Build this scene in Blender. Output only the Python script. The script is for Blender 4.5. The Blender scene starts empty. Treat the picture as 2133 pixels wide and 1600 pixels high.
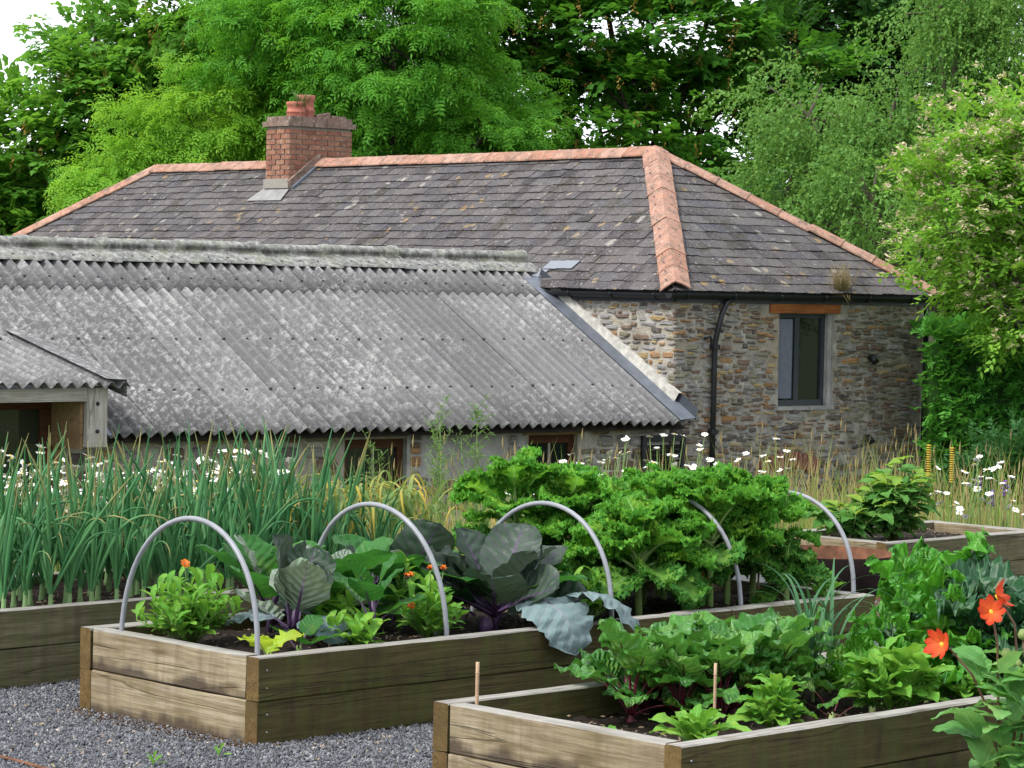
import bpy, math, random
import numpy as np
from mathutils import Matrix, Vector, Euler
PI = math.pi
R = np.random.default_rng(11)
random.seed(5)
SC = bpy.context.scene
COL = SC.collection

# ------------------------------------------------------------------ camera, sky, sun, exposure
CAMZ, PITCH, ROLL = 2.1105, 0.0372, 0.0205
cam = bpy.data.cameras.new('camera'); cam.sensor_width = 36; cam.lens = 5750.3 / 2133 * 36
cam.clip_start = 0.1; cam.clip_end = 900
co = bpy.data.objects.new('camera', cam); COL.objects.link(co)
cp, sp, cr, sr = math.cos(PITCH), math.sin(PITCH), math.cos(ROLL), math.sin(ROLL)
r0, f0, u0 = Vector((1, 0, 0)), Vector((0, cp, -sp)), Vector((0, sp, cp))
rr, uu = cr * r0 + sr * u0, -sr * r0 + cr * u0
M = Matrix((rr, uu, -f0)).transposed().to_4x4(); M.translation = (0, 0, CAMZ)
co.matrix_world = M
SC.camera = co

SUN_DIR = Vector((-0.66, -0.42, 0.95)).normalized()      # towards the sun
wd = bpy.data.worlds.new('World'); SC.world = wd; wd.use_nodes = True
wn = wd.node_tree; bg = wn.nodes['Background']
sky = wn.nodes.new('ShaderNodeTexSky'); sky.sky_type = 'NISHITA'; sky.sun_disc = False
sky.sun_elevation = math.asin(SUN_DIR.z); sky.sun_rotation = math.atan2(SUN_DIR.x, SUN_DIR.y)
sky.air_density = 1.0; sky.dust_density = 1.0; sky.ozone_density = 1.0
bw = wn.nodes.new('ShaderNodeRGBToBW'); wmix = wn.nodes.new('ShaderNodeMixRGB'); ovc = wn.nodes.new('ShaderNodeMixRGB')
wmix.inputs[0].default_value = 0.90
ovc.inputs[0].default_value = 0.80; ovc.inputs[2].default_value = (6.4, 6.75, 7.25, 1)      # even white overcast over the clear sky
wn.links.new(sky.outputs[0], bw.inputs[0]); wn.links.new(sky.outputs[0], wmix.inputs[1]); wn.links.new(bw.outputs[0], wmix.inputs[2])
wn.links.new(wmix.outputs[0], ovc.inputs[1]); wn.links.new(ovc.outputs[0], bg.inputs[0]); bg.inputs[1].default_value = 0.09
sl = bpy.data.lights.new('sun', 'SUN'); sl.energy = 1.5; sl.angle = math.radians(14); sl.color = (1, .965, .91)
so = bpy.data.objects.new('sun', sl); COL.objects.link(so); so.location = (-20, -10, 40)
so.rotation_euler = (-SUN_DIR).to_track_quat('-Z', 'Y').to_euler()
SC.view_settings.view_transform = 'Standard'; SC.view_settings.look = 'None'
SC.view_settings.exposure = 1.68; SC.view_settings.gamma = 1; SC.view_settings.use_curve_mapping = False
SC.render.engine = 'CYCLES'
cy = SC.cycles; cy.max_bounces = 5; cy.diffuse_bounces = 3; cy.glossy_bounces = 2; cy.transmission_bounces = 4
cy.use_denoising = True; cy.caustics_reflective = False; cy.caustics_refractive = False

# ------------------------------------------------------------------ mesh helpers
def nrm(a): return a / (np.linalg.norm(a, axis=-1, keepdims=True) + 1e-12)
def arr(x): return np.asarray(x, dtype=float)

class MB:
    """collects verts / faces and links them as one mesh"""
    def __init__(s): s.V = []; s.F = []; s.n = 0; s.UV = []
    def add(s, V, F, mi=0, uv=None, smooth=False):
        V = arr(V).reshape(-1, 3)
        if not isinstance(F, list): F = [F]
        for f in F:
            f = np.asarray(f, dtype=np.int64)
            if f.size: s.F.append((f + s.n, mi, smooth))
        s.V.append(V); s.UV.append(np.zeros((len(V), 2)) if uv is None else arr(uv)); s.n += len(V); return s
    def box(s, lo, hi, mi=0):
        x0, y0, z0 = lo; x1, y1, z1 = hi
        V = [(x0,y0,z0),(x1,y0,z0),(x1,y1,z0),(x0,y1,z0),(x0,y0,z1),(x1,y0,z1),(x1,y1,z1),(x0,y1,z1)]
        return s.add(V, np.array([(0,3,2,1),(4,5,6,7),(0,1,5,4),(1,2,6,5),(2,3,7,6),(3,0,4,7)]), mi)
    def obox(s, P, ax, ay, az, mi=0):
        """box from corner-centre P with half vectors"""
        P, ax, ay, az = map(arr, (P, ax, ay, az))
        V = [P + i*ax + j*ay + k*az for i, j, k in ((-1,-1,-1),(1,-1,-1),(1,1,-1),(-1,1,-1),(-1,-1,1),(1,-1,1),(1,1,1),(-1,1,1))]
        return s.add(V, np.array([(0,3,2,1),(4,5,6,7),(0,1,5,4),(1,2,6,5),(2,3,7,6),(3,0,4,7)]), mi)
    def tube(s, P, rad, k=8, mi=0, cap=True, smooth=True, flat=1.0):
        V, F = tube_np(P, rad, k, flat); s.add(V, F, mi, smooth=smooth)
        if cap:
            n = len(P)
            s.F.append((np.arange(k)[None, ::-1] + s.n - n*k, mi, False)); s.F.append((np.arange(k)[None] + s.n - k, mi, False))
        return s
    def lathe(s, prof, k=20, mi=0, c=(0,0,0)):
        prof = arr(prof); a = np.arange(k) * 2*PI/k; n = len(prof)
        V = np.stack([np.outer(prof[:,0], np.cos(a)), np.outer(prof[:,0], np.sin(a)), np.repeat(prof[:,1][:,None], k, 1)], -1).reshape(-1,3) + arr(c)
        i = np.arange(n-1)[:,None]*k; j = np.arange(k)[None]; j2 = (j+1) % k
        return s.add(V, np.stack([i+j, i+j2, i+k+j2, i+k+j], -1).reshape(-1,4), mi, smooth=True)
    def mesh(s, name, mats=()):
        me = bpy.data.meshes.new(name)
        V = np.concatenate(s.V) if s.V else np.zeros((0,3)); UV = np.concatenate(s.UV)
        me.vertices.add(len(V)); me.vertices.foreach_set('co', V.astype(np.float32).ravel())
        lv = np.concatenate([f.ravel() for f, _, _ in s.F]); tot = np.concatenate([np.full(len(f), f.shape[1]) for f, _, _ in s.F])
        mi = np.concatenate([np.full(len(f), m) for f, m, _ in s.F]); sm = np.concatenate([np.full(len(f), q) for f, _, q in s.F])
        me.loops.add(len(lv)); me.loops.foreach_set('vertex_index', lv.astype(np.int32))
        st = np.concatenate([[0], np.cumsum(tot)[:-1]])
        me.polygons.add(len(tot)); me.polygons.foreach_set('loop_start', st.astype(np.int32)); me.polygons.foreach_set('loop_total', tot.astype(np.int32))
        me.polygons.foreach_set('material_index', mi.astype(np.int32)); me.polygons.foreach_set('use_smooth', sm.astype(bool))
        if np.abs(UV).sum() > 0:
            ul = me.uv_layers.new(name='UVMap'); ul.data.foreach_set('uv', UV[lv].astype(np.float32).ravel())
        for m in (mats if isinstance(mats, (list, tuple)) else [mats]): me.materials.append(m)
        me.update(calc_edges=True); me.validate(); return me
    def build(s, name, mats, parent=None, loc=None): return ob(name, s.mesh(name, mats), parent, loc)

def tube_np(P, rad, k=8, flat=1.0):
    P = arr(P); n = len(P); rad = np.broadcast_to(arr(rad), (n,))
    T = nrm(np.gradient(P, axis=0)); ref = arr((0,0,1.)) if abs(T[0,2]) < .9 else arr((1.,0,0))
    U = np.zeros_like(P); u = nrm(np.cross(T[0], ref))
    for i in range(n):
        u = nrm(u - T[i]*np.dot(u, T[i])); U[i] = u
    W = np.cross(T, U); a = np.arange(k)*2*PI/k
    V = (P[:,None] + rad[:,None,None]*(np.cos(a)[None,:,None]*U[:,None] + flat*np.sin(a)[None,:,None]*W[:,None])).reshape(-1,3)
    i = np.arange(n-1)[:,None]*k; j = np.arange(k)[None]; j2 = (j+1) % k
    return V, np.stack([i+j, i+j2, i+k+j2, i+k+j], -1).reshape(-1,4)

def ob(name, data, parent=None, loc=None, mat=None):
    o = bpy.data.objects.new(name, data); COL.objects.link(o)
    if parent is not None: o.parent = parent
    if loc is not None: o.location = loc
    if mat is not None: o.matrix_local = mat
    return o
def tag(o, label=None, cat=None, group=None, kind=None):
    if label: o['label'] = label
    if cat: o['category'] = cat
    if group: o['group'] = group
    if kind: o['kind'] = kind
    return o
def thing(name, label, cat, loc=(0,0,0), rz=0, group=None):
    o = ob(name, None); o.location = loc; o.rotation_euler = (0,0,rz); o.empty_display_size = .2
    return tag(o, label, cat, group)
def grid(nx, ny):
    i, j = np.meshgrid(np.arange(nx-1), np.arange(ny-1), indexing='ij'); a = i*ny + j
    return np.stack([a, a+ny, a+ny+1, a+1], -1).reshape(-1,4)
def vnoise(P, sc=1.0, seed=0):
    """cheap smooth value noise, P (...,2|3) -> about -1..1"""
    P = arr(P)*sc; d = P.shape[-1]; rs = np.random.default_rng(seed); out = 0
    for _ in range(6):
        k = rs.normal(size=d)*2.2; out = out + np.sin(P@k + rs.uniform(0, 6.28))
    return out/3.2
def MT(loc, rz=0, ry=0, rx=0, s=1):
    s = (s, s, s) if np.isscalar(s) else s
    return Matrix.Translation(loc) @ Euler((rx, ry, rz), 'XYZ').to_matrix().to_4x4() @ Matrix.Diagonal((*s, 1))

# ------------------------------------------------------------------ material helpers
class NT:
    def __init__(s, name):
        s.m = bpy.data.materials.new(name); s.m.use_nodes = True; s.t = s.m.node_tree
        s.b = s.t.nodes['Principled BSDF']; s.out = s.t.nodes['Material Output']
    def n(s, ty, **kw):
        x = s.t.nodes.new('ShaderNode'+ty)
        for k, v in kw.items(): setattr(x, k, v)
        return x
    def put(s, sock, v):
        if isinstance(v, bpy.types.NodeSocket): s.t.links.new(v, sock)
        else:
            if isinstance(v, (tuple, list)) and len(v) == 3 and sock.type == 'RGBA': v = (*v, 1)
            sock.default_value = v
    def coord(s, what='Object', scale=None, rot=None, loc=None):
        o = s.n('NewGeometry').outputs['Position'] if what == 'Position' else s.n('TexCoord').outputs[what]
        if scale is not None or rot is not None or loc is not None:
            m = s.n('Mapping'); s.put(m.inputs[0], o)
            if scale is not None: m.inputs['Scale'].default_value = scale
            if rot is not None: m.inputs['Rotation'].default_value = rot
            if loc is not None: s.put(m.inputs['Location'], loc)
            o = m.outputs[0]
        return o
    def noise(s, scale, vec=None, detail=4, rough=.55, dist=0.0, col=False):
        x = s.n('TexNoise'); x.inputs['Scale'].default_value = scale; x.inputs['Detail'].default_value = detail
        x.inputs['Roughness'].default_value = rough; x.inputs['Distortion'].default_value = dist
        if vec is not None: s.put(x.inputs['Vector'], vec)
        return x.outputs['Color' if col else 'Fac']
    def vor(s, scale, vec=None, out='Distance', feature='F1', rnd=1.0):
        x = s.n('TexVoronoi', feature=feature); x.inputs['Scale'].default_value = scale; x.inputs['Randomness'].default_value = rnd
        if vec is not None: s.put(x.inputs['Vector'], vec)
        return x.outputs[out]
    def ramp(s, fac, stops, interp='LINEAR'):
        x = s.n('ValToRGB'); x.color_ramp.interpolation = interp; e = x.color_ramp.elements
        while len(e) < len(stops): e.new(.5)
        for q, (p, c) in zip(e, stops):
            q.position = p; q.color = (c, c, c, 1) if np.isscalar(c) else (*c, 1)
        s.put(x.inputs[0], fac); return x.outputs[0]
    def mix(s, fac, a, b, mode='MIX'):
        x = s.n('MixRGB', blend_type=mode); s.put(x.inputs[0], fac); s.put(x.inputs[1], a); s.put(x.inputs[2], b); return x.outputs[0]
    def math(s, op, a, b=0.0, clamp=False):
        x = s.n('Math', operation=op, use_clamp=clamp); s.put(x.inputs[0], a); s.put(x.inputs[1], b); return x.outputs[0]
    def rnd(s):
        a = s.n('ObjectInfo').outputs['Random']; b = s.n('NewGeometry').outputs['Random Per Island']
        return s.math('FRACT', s.math('ADD', s.math('MULTIPLY', a, 7.31), b))
    def sep(s, v):
        x = s.n('SeparateXYZ'); s.put(x.inputs[0], v); return x.outputs
    def comb(s, x, y, z):
        c = s.n('CombineXYZ'); s.put(c.inputs[0], x); s.put(c.inputs[1], y); s.put(c.inputs[2], z); return c.outputs[0]
    def bump(s, h, strength=.4, dist=.01, base=None):
        x = s.n('Bump'); x.inputs['Strength'].default_value = strength; x.inputs['Distance'].default_value = dist
        s.put(x.inputs['Height'], h)
        if base is not None: s.put(x.inputs['Normal'], base)
        return x.outputs[0]
    def fin(s, col, rough=.7, normal=None, metal=0.0, spec=.4):
        s.put(s.b.inputs['Base Color'], col); s.put(s.b.inputs['Roughness'], rough); s.put(s.b.inputs['Metallic'], metal)
        s.b.inputs['Specular IOR Level'].default_value = spec
        if normal is not None: s.put(s.b.inputs['Normal'], normal)
        return s.m

def flat(name, c, rough=.6, metal=0.0, var=.15, sc=30, spec=.4, bmp=.15):
    t = NT(name); p = t.coord('Object'); f = t.noise(sc, p, 5)
    a = tuple(x*(1-var) for x in c); b = tuple(min(1, x*(1+var)) for x in c)
    return t.fin(t.ramp(f, [(.3, a), (.7, b)]), rough, t.bump(f, bmp, .004), metal, spec)

def leafmat(name, dark, light, vein=None, rough=.5, trans=.35, spec=.25, nveins=9, veinw=.02, vs=.6, tip=None, tipat=(.62,.92), wear=None, bm=.25, blot=0, drift=0):
    """leaf: colour by leaf, veins along the blade's own UV, some light passing through"""
    t = NT(name); rn = t.rnd(); c = t.mix(t.math('ADD', t.math('MULTIPLY', rn, .55), t.ramp(t.noise(.9, t.coord('Position'), 3), [(.35, 0.), (.65, .45)])) if drift else rn, dark, light)
    pos = t.coord('Object'); nz = t.noise(14, pos, 3)
    c = t.mix(t.math('MULTIPLY', nz, .35), c, tuple(x*.6 for x in dark))
    if vein is not None and 'cab' not in name and 'glauc' not in name and 'pale_under' not in name: c = t.mix(t.math('MULTIPLY', t.ramp(t.math('ADD', t.noise(6, pos, 4, .6), t.math('MULTIPLY', rn, .16)), [(.62, 0.), (.74, 1.)]), .3), c, (light[0]*1.9+.05, light[1]*1.15, light[2]*.9))
    nrmv = None
    uv = t.sep(t.coord('UV'))
    if vein is not None:
        au = t.math('ABSOLUTE', t.math('SUBTRACT', uv[0], .5))
        mid = t.math('LESS_THAN', au, t.math('MULTIPLY', t.math('SUBTRACT', 1.25, uv[1]), veinw))
        ph = t.math('SUBTRACT', uv[1], t.math('MULTIPLY', au, .55))
        ph = t.math('ADD', ph, t.math('MULTIPLY', t.math('SUBTRACT', nz, .5), .06))
        tri = t.math('ABSOLUTE', t.math('SUBTRACT', t.math('FRACT', t.math('MULTIPLY', ph, nveins)), .5))
        side = t.math('LESS_THAN', tri, .055)
        v = t.math('MAXIMUM', mid, t.math('MULTIPLY', side, vs))
        c = t.mix(t.math('MULTIPLY', v, .85), c, vein)
        nrmv = t.bump(t.math('ADD', tri, t.math('MULTIPLY', nz, .6)), bm, .02)
    if tip is not None:
        c = t.mix(t.ramp(t.math('ADD', uv[1], t.math('MULTIPLY', t.math('SUBTRACT', t.rnd(), .5), .5)), [(tipat[0], 0.), (min(1.0, tipat[1]), 1.)]), c, tip)
    if blot: c = t.mix(t.math('MULTIPLY', t.ramp(t.noise(5, pos, 3), [(.5, 0.), (.62, 1.)]), blot), c, wear)
    t.fin(c, min(.8, rough+.08), nrmv, 0, spec*.7)
    if trans > 0:
        tr = t.n('BsdfTranslucent'); t.put(tr.inputs[0], t.mix(.5, c, (light[0]*1.5, light[1]*1.35, light[2]*.8)))
        ms = t.n('MixShader'); ms.inputs[0].default_value = trans
        t.t.links.new(t.b.outputs[0], ms.inputs[1]); t.t.links.new(tr.outputs[0], ms.inputs[2]); t.t.links.new(ms.outputs[0], t.out.inputs[0])
    return t.m

# ------------------------------------------------------------------ materials
def m_slate():
    t = NT('roof_slate'); rn = t.rnd(); p = t.coord('Position')
    base = t.ramp(rn, [(0, (.0245,.0213,.0244)), (.3, (.0508,.0446,.0509)), (.6, (.0706,.064,.0652)), (.85, (.0894,.0815,.0815)), (1, (.0423,.0427,.055))])
    base = t.mix(t.math('MULTIPLY', t.ramp(t.noise(2.3, p, 5, .6), [(.4, 0.), (.65, 1.)]), .55), base, (.0909,.0781,.0722))
    moss = t.ramp(t.noise(3.1, t.coord('Position', loc=(3,1,7)), 6, .7), [(.53, 0.), (.66, 1.)])
    base = t.mix(t.math('MULTIPLY', moss, .75), base, (.0334,.0278,.0156))
    fine = t.ramp(t.noise(38, p, 3, .6), [(.56, 0.), (.66, 1.)])
    base = t.mix(t.math('MULTIPLY', fine, .7), base, (.1763,.1672,.1609))
    big = t.vor(4.6, t.mix(.12, p, t.noise(9, p, 3, col=True))); pick = t.noise(1.7, p, 2)
    lich = t.math('MULTIPLY', t.ramp(big, [(.16, 1.), (.24, 0.)]), t.ramp(pick, [(.44, 0.), (.52, 1.)]))
    base = t.mix(t.math('MULTIPLY', lich, .8), base, t.ramp(t.noise(1.1, p, 1), [(.42, (.2506,.2322,.2048)), (.56, (.232,.1533,.0634))]))
    sm = t.ramp(t.vor(11, t.mix(.07, p, t.noise(22, p, 2, col=True))), [(.13, 1.), (.2, 0.)])
    base = t.mix(t.math('MULTIPLY', t.math('MULTIPLY', sm, t.ramp(t.noise(2.6, p, 2), [(.45, 0.), (.6, 1.)])), .7), base, (.2877,.2787,.2682))
    h = t.math('ADD', t.noise(60, p, 4), t.math('MULTIPLY', t.noise(9, p, 3), .8))
    return t.fin(base, .85, t.bump(h, .5, .012), spec=.25)
def m_terracotta(name, a, b, dirty):
    t = NT(name); rn = t.rnd(); p = t.coord('Position')
    c = t.mix(rn, a, b)
    n = t.noise(7, p, 6, .7); c = t.mix(t.math('MULTIPLY', t.ramp(n, [(.44, 0.), (.64, 1.)]), dirty), c, (.10,.072,.055))
    c = t.mix(t.math('MULTIPLY', t.ramp(t.noise(19, p, 4, .7), [(.55, 0.), (.7, 1.)]), .6), c, (.47,.40,.33))
    c = t.mix(t.math('MULTIPLY', t.ramp(t.noise(45, p, 2), [(.6, 0.), (.68, 1.)]), .6), c, (.07,.06,.05))
    return t.fin(c, .85, t.bump(t.noise(40, p, 4), .4, .008), spec=.25)
def m_corrug():
    t = NT('fibre_cement'); p = t.coord('Position'); rn = t.rnd()
    c = t.ramp(rn, [(0, (.108,.105,.108)), (.5, (.135,.132,.136)), (1, (.168,.165,.169))])
    n1 = t.noise(1.2, p, 5, .6)
    c = t.mix(t.math('MULTIPLY', t.ramp(n1, [(.42, 0.), (.62, 1.)]), .45), c, (.086,.083,.0843))
    grit = t.noise(42, p, 4, .75); c = t.mix(t.math('MULTIPLY', t.ramp(grit, [(.45, 0.), (.66, 1.)]), .42), c, (.0705,.0676,.0675))
    fl = t.noise(15, t.coord('Position', loc=(5, 2, 1)), 8, .8)
    where = t.ramp(t.noise(.5, t.coord('Position', loc=(1.2, 4, 3)), 4, .6), [(.40, .10), (.62, 1.)])
    lich = t.math('MULTIPLY', t.ramp(fl, [(.50, 0.), (.57, 1.)]), where)
    c = t.mix(t.math('MULTIPLY', lich, .9), c, (.3612,.3594,.3509))
    c = t.mix(t.math('MULTIPLY', t.ramp(t.noise(60, p, 2), [(.66, 0.), (.72, 1.)]), .6), c, (.3612,.3594,.3509))
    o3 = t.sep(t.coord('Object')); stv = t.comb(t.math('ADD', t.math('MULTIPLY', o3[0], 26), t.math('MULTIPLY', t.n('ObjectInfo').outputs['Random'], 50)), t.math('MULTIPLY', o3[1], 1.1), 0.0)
    c = t.mix(t.math('MULTIPLY', t.ramp(t.noise(1.0, stv, 4, .6), [(.5, 0.), (.7, 1.)]), .38), c, (.07,.068,.066))
    bl = t.math('MULTIPLY', t.ramp(t.noise(6.5, p, 9, .78), [(.52, 0.), (.60, 1.)]), t.ramp(t.noise(.42, t.coord('Position', loc=(7.7, 1, 3)), 3), [(.42, .0), (.58, 1.)]))
    c = t.mix(t.math('MULTIPLY', bl, .55), c, (.36,.36,.345))
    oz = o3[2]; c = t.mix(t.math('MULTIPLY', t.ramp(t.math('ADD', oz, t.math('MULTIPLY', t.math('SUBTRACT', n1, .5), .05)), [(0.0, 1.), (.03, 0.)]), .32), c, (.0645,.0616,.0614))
    return t.fin(c, .9, t.bump(t.math('ADD', grit, fl), .5, .008), spec=.2)
def m_ridgecap():
    t = NT('lichened_cap'); p = t.coord('Position'); z = t.sep(t.coord('Object'))[2]
    c = t.ramp(t.noise(16, p, 5, .7), [(.38, (.0989,.0989,.0929)), (.5, (.172,.172,.166)), (.64, (.2924,.2924,.2752))])
    blk = t.math('MULTIPLY', t.ramp(t.noise(3.5, t.coord('Position', scale=(1, 1, .35)), 6, .75), [(.36, 0.), (.56, 1.)]), t.ramp(z, [(.01, 0.), (.035, 1.), (.085, 1.), (.13, 0.)]))
    c = t.mix(t.math('MULTIPLY', blk, .9), c, (.0301,.0292,.0241))
    c = t.mix(t.math('MULTIPLY', t.ramp(t.noise(5, t.coord('Position', loc=(2,2,2)), 4), [(.5, 0.), (.65, 1.)]), .4), c, (.1892,.2021,.1376))
    return t.fin(c, .9, t.bump(t.noise(45, p, 4), .5, .008), spec=.2)
def m_mortar(name='wall_mortar', k=1.0):
    t = NT(name); p = t.coord('Position')
    c = t.ramp(t.noise(5.5, p, 7, .7), [(.3, (.105*k,.096*k,.085*k)), (.5, (.19*k,.178*k,.16*k)), (.7, (.30*k,.285*k,.262*k))])
    c = t.mix(t.math('MULTIPLY', t.ramp(t.noise(2.2, t.coord('Position', loc=(4,1,2)), 4), [(.5, 0.), (.66, 1.)]), .55), c, (.20*k,.165*k,.11*k))
    return t.fin(c, .95, t.bump(t.math('ADD', t.noise(26, p, 6, .7), t.math('MULTIPLY', t.noise(7, p, 4), 1.5)), .9, .03), spec=.15)
def m_render():
    t = NT('cement_render'); p = t.coord('Position')
    c = t.ramp(t.noise(4, p, 7, .65), [(.3, (.19,.185,.18)), (.5, (.285,.28,.275)), (.72, (.40,.39,.385))])
    c = t.mix(t.math('MULTIPLY', t.ramp(t.noise(11, p, 4), [(.6, 0.), (.7, 1.)]), .4), c, (.13,.115,.09))
    return t.fin(c, .95, t.bump(t.math('ADD', t.noise(30, p, 6, .7), t.math('MULTIPLY', t.noise(5, p, 4), 2)), .7, .03), spec=.15)
def m_stone(name, a, b, c2):
    t = NT(name); p = t.coord('Position'); st = t.coord('Position', scale=(1,1,4.5))
    c = t.mix(t.rnd(), a, b)
    c = t.mix(t.ramp(t.noise(9, st, 6, .7), [(.4, 0.), (.66, .85)]), c, c2)
    c = t.mix(t.math('MULTIPLY', t.ramp(t.noise(17, p, 4, .7), [(.52, 0.), (.68, 1.)]), .55), c, (.30,.285,.26))
    return t.fin(c, .9, t.bump(t.math('ADD', t.noise(22, st, 6, .75), t.noise(6, st, 3)), .9, .03), spec=.2)
def m_wood(name, stops, stain, stain_amt, algae, algae_amt, grain=1.0, crack=.5, seep=0):
    t = NT(name); o = t.coord('Object'); rn = t.n('ObjectInfo').outputs['Random']
    off = t.math('MULTIPLY', rn, 37.0); sv = t.sep(o)
    v = t.comb(t.math('ADD', t.math('MULTIPLY', sv[0], 1.1), off), t.math('MULTIPLY', sv[1], 26), t.math('MULTIPLY', sv[2], 26))
    g = t.noise(1.4, v, 6, .62, .5); c = t.ramp(g, stops)
    v2 = t.comb(t.math('ADD', t.math('MULTIPLY', sv[0], 3.0), off), t.math('MULTIPLY', sv[1], 70), t.math('MULTIPLY', sv[2], 70))
    fi = t.noise(1.5, v2, 4, .6, .2); c = t.mix(t.math('MULTIPLY', t.ramp(fi, [(.45, 0.), (.66, 1.)]), .6*grain), c, tuple(x*.45 for x in stops[0][1]))
    kv = t.comb(t.math('ADD', t.math('MULTIPLY', sv[0], 2.3), off), t.math('MULTIPLY', sv[1], 2.3), t.math('MULTIPLY', sv[2], 7))
    kn = t.vor(1.0, kv); c = t.mix(t.math('MULTIPLY', t.ramp(kn, [(.09, 1.), (.2, 0.)]), .75), c, (.075,.05,.028))
    sn = t.noise(2.0, t.comb(t.math('ADD', sv[0], off), sv[1], t.math('MULTIPLY', sv[2], 3)), 5, .65)
    c = t.mix(t.math('MULTIPLY', t.ramp(sn, [(.45, 0.), (.68, 1.)]), stain_amt), c, stain)
    an = t.noise(1.3, t.comb(t.math('ADD', t.math('MULTIPLY', sv[0], 6.5), off), sv[1], t.math('MULTIPLY', sv[2], 1.6)), 5, .7)
    dn = t.noise(1.2, t.comb(t.math('ADD', t.math('MULTIPLY', sv[0], 11), off), 3.0, t.math('MULTIPLY', sv[2], 1.2)), 4, .6)
    c = t.mix(t.math('MULTIPLY', t.ramp(dn, [(.52, 0.), (.7, 1.)]), stain_amt*.7), c, stain)
    c = t.mix(t.math('MULTIPLY', t.ramp(an, [(.38, 0.), (.66, 1.)]), algae_amt), c, algae)
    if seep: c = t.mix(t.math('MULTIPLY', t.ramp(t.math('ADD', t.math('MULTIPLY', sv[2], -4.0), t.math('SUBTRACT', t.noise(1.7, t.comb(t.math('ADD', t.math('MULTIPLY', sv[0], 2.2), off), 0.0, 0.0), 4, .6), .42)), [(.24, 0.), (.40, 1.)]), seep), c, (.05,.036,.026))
    ck = t.noise(1.0, t.comb(t.math('ADD', t.math('MULTIPLY', sv[0], .28), off), t.math('MULTIPLY', sv[1], 7), t.math('MULTIPLY', sv[2], 7)), 4, .45)
    line = t.ramp(t.math('ABSOLUTE', t.math('SUBTRACT', ck, .52)), [(.002, 1.), (.007, 0.)])
    c = t.mix(t.math('MULTIPLY', line, crack), c, (.03,.022,.014))
    h = t.math('SUBTRACT', t.math('ADD', g, t.math('MULTIPLY', fi, .6)), t.math('MULTIPLY', line, 1.2))
    return t.fin(c, .85, t.bump(h, .5, .006), spec=.2)
def m_gravel(name):
    t = NT(name); p = t.coord('Position')
    cell = t.n('TexVoronoi'); cell.inputs['Scale'].default_value = 75; t.put(cell.inputs['Vector'], p)
    s = t.sep(cell.outputs['Color'])
    c = t.ramp(s[0], [(0, (.0473,.0499,.0568)), (.6, (.0989,.1032,.1135)), (1, (.172,.1763,.1849))])
    return t.fin(c, .85, t.bump(cell.outputs['Distance'], .9, .02), spec=.25)
def m_pebble():
    t = NT('pebble'); rn = t.rnd()
    c = t.ramp(rn, [(0, (.0602,.0628,.0714)), (.45, (.1075,.1118,.1247)), (.85, (.172,.1763,.1892)), (.965, (.2322,.2322,.2365)), (.985, (.3268,.2494,.1892)), (1, (.4472,.4214,.387))])
    return t.fin(c, .8, spec=.25)
def m_soil():
    t = NT('soil'); p = t.coord('Position')
    c = t.ramp(t.noise(40, p, 6, .75), [(.35, (.012,.009,.007)), (.55, (.032,.023,.017)), (.75, (.075,.055,.04))])
    return t.fin(c, .95, t.bump(t.noise(45, p, 5, .7), 1.0, .03), spec=.15)
def m_ground():
    t = NT('rough_ground'); p = t.coord('Position')
    c = t.ramp(t.noise(1.2, p, 6, .7), [(.35, (.05,.075,.022)), (.55, (.08,.10,.035)), (.7, (.10,.09,.05))])
    return t.fin(c, .95, t.bump(t.noise(20, p, 5), .8, .05), spec=.1)
def m_glass(name, tint=(.012,.015,.014)):
    t = NT(name); return t.fin(tint, .04, t.bump(t.noise(2.5, t.coord('Position'), 2), .03, .02), spec=.6)

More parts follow.
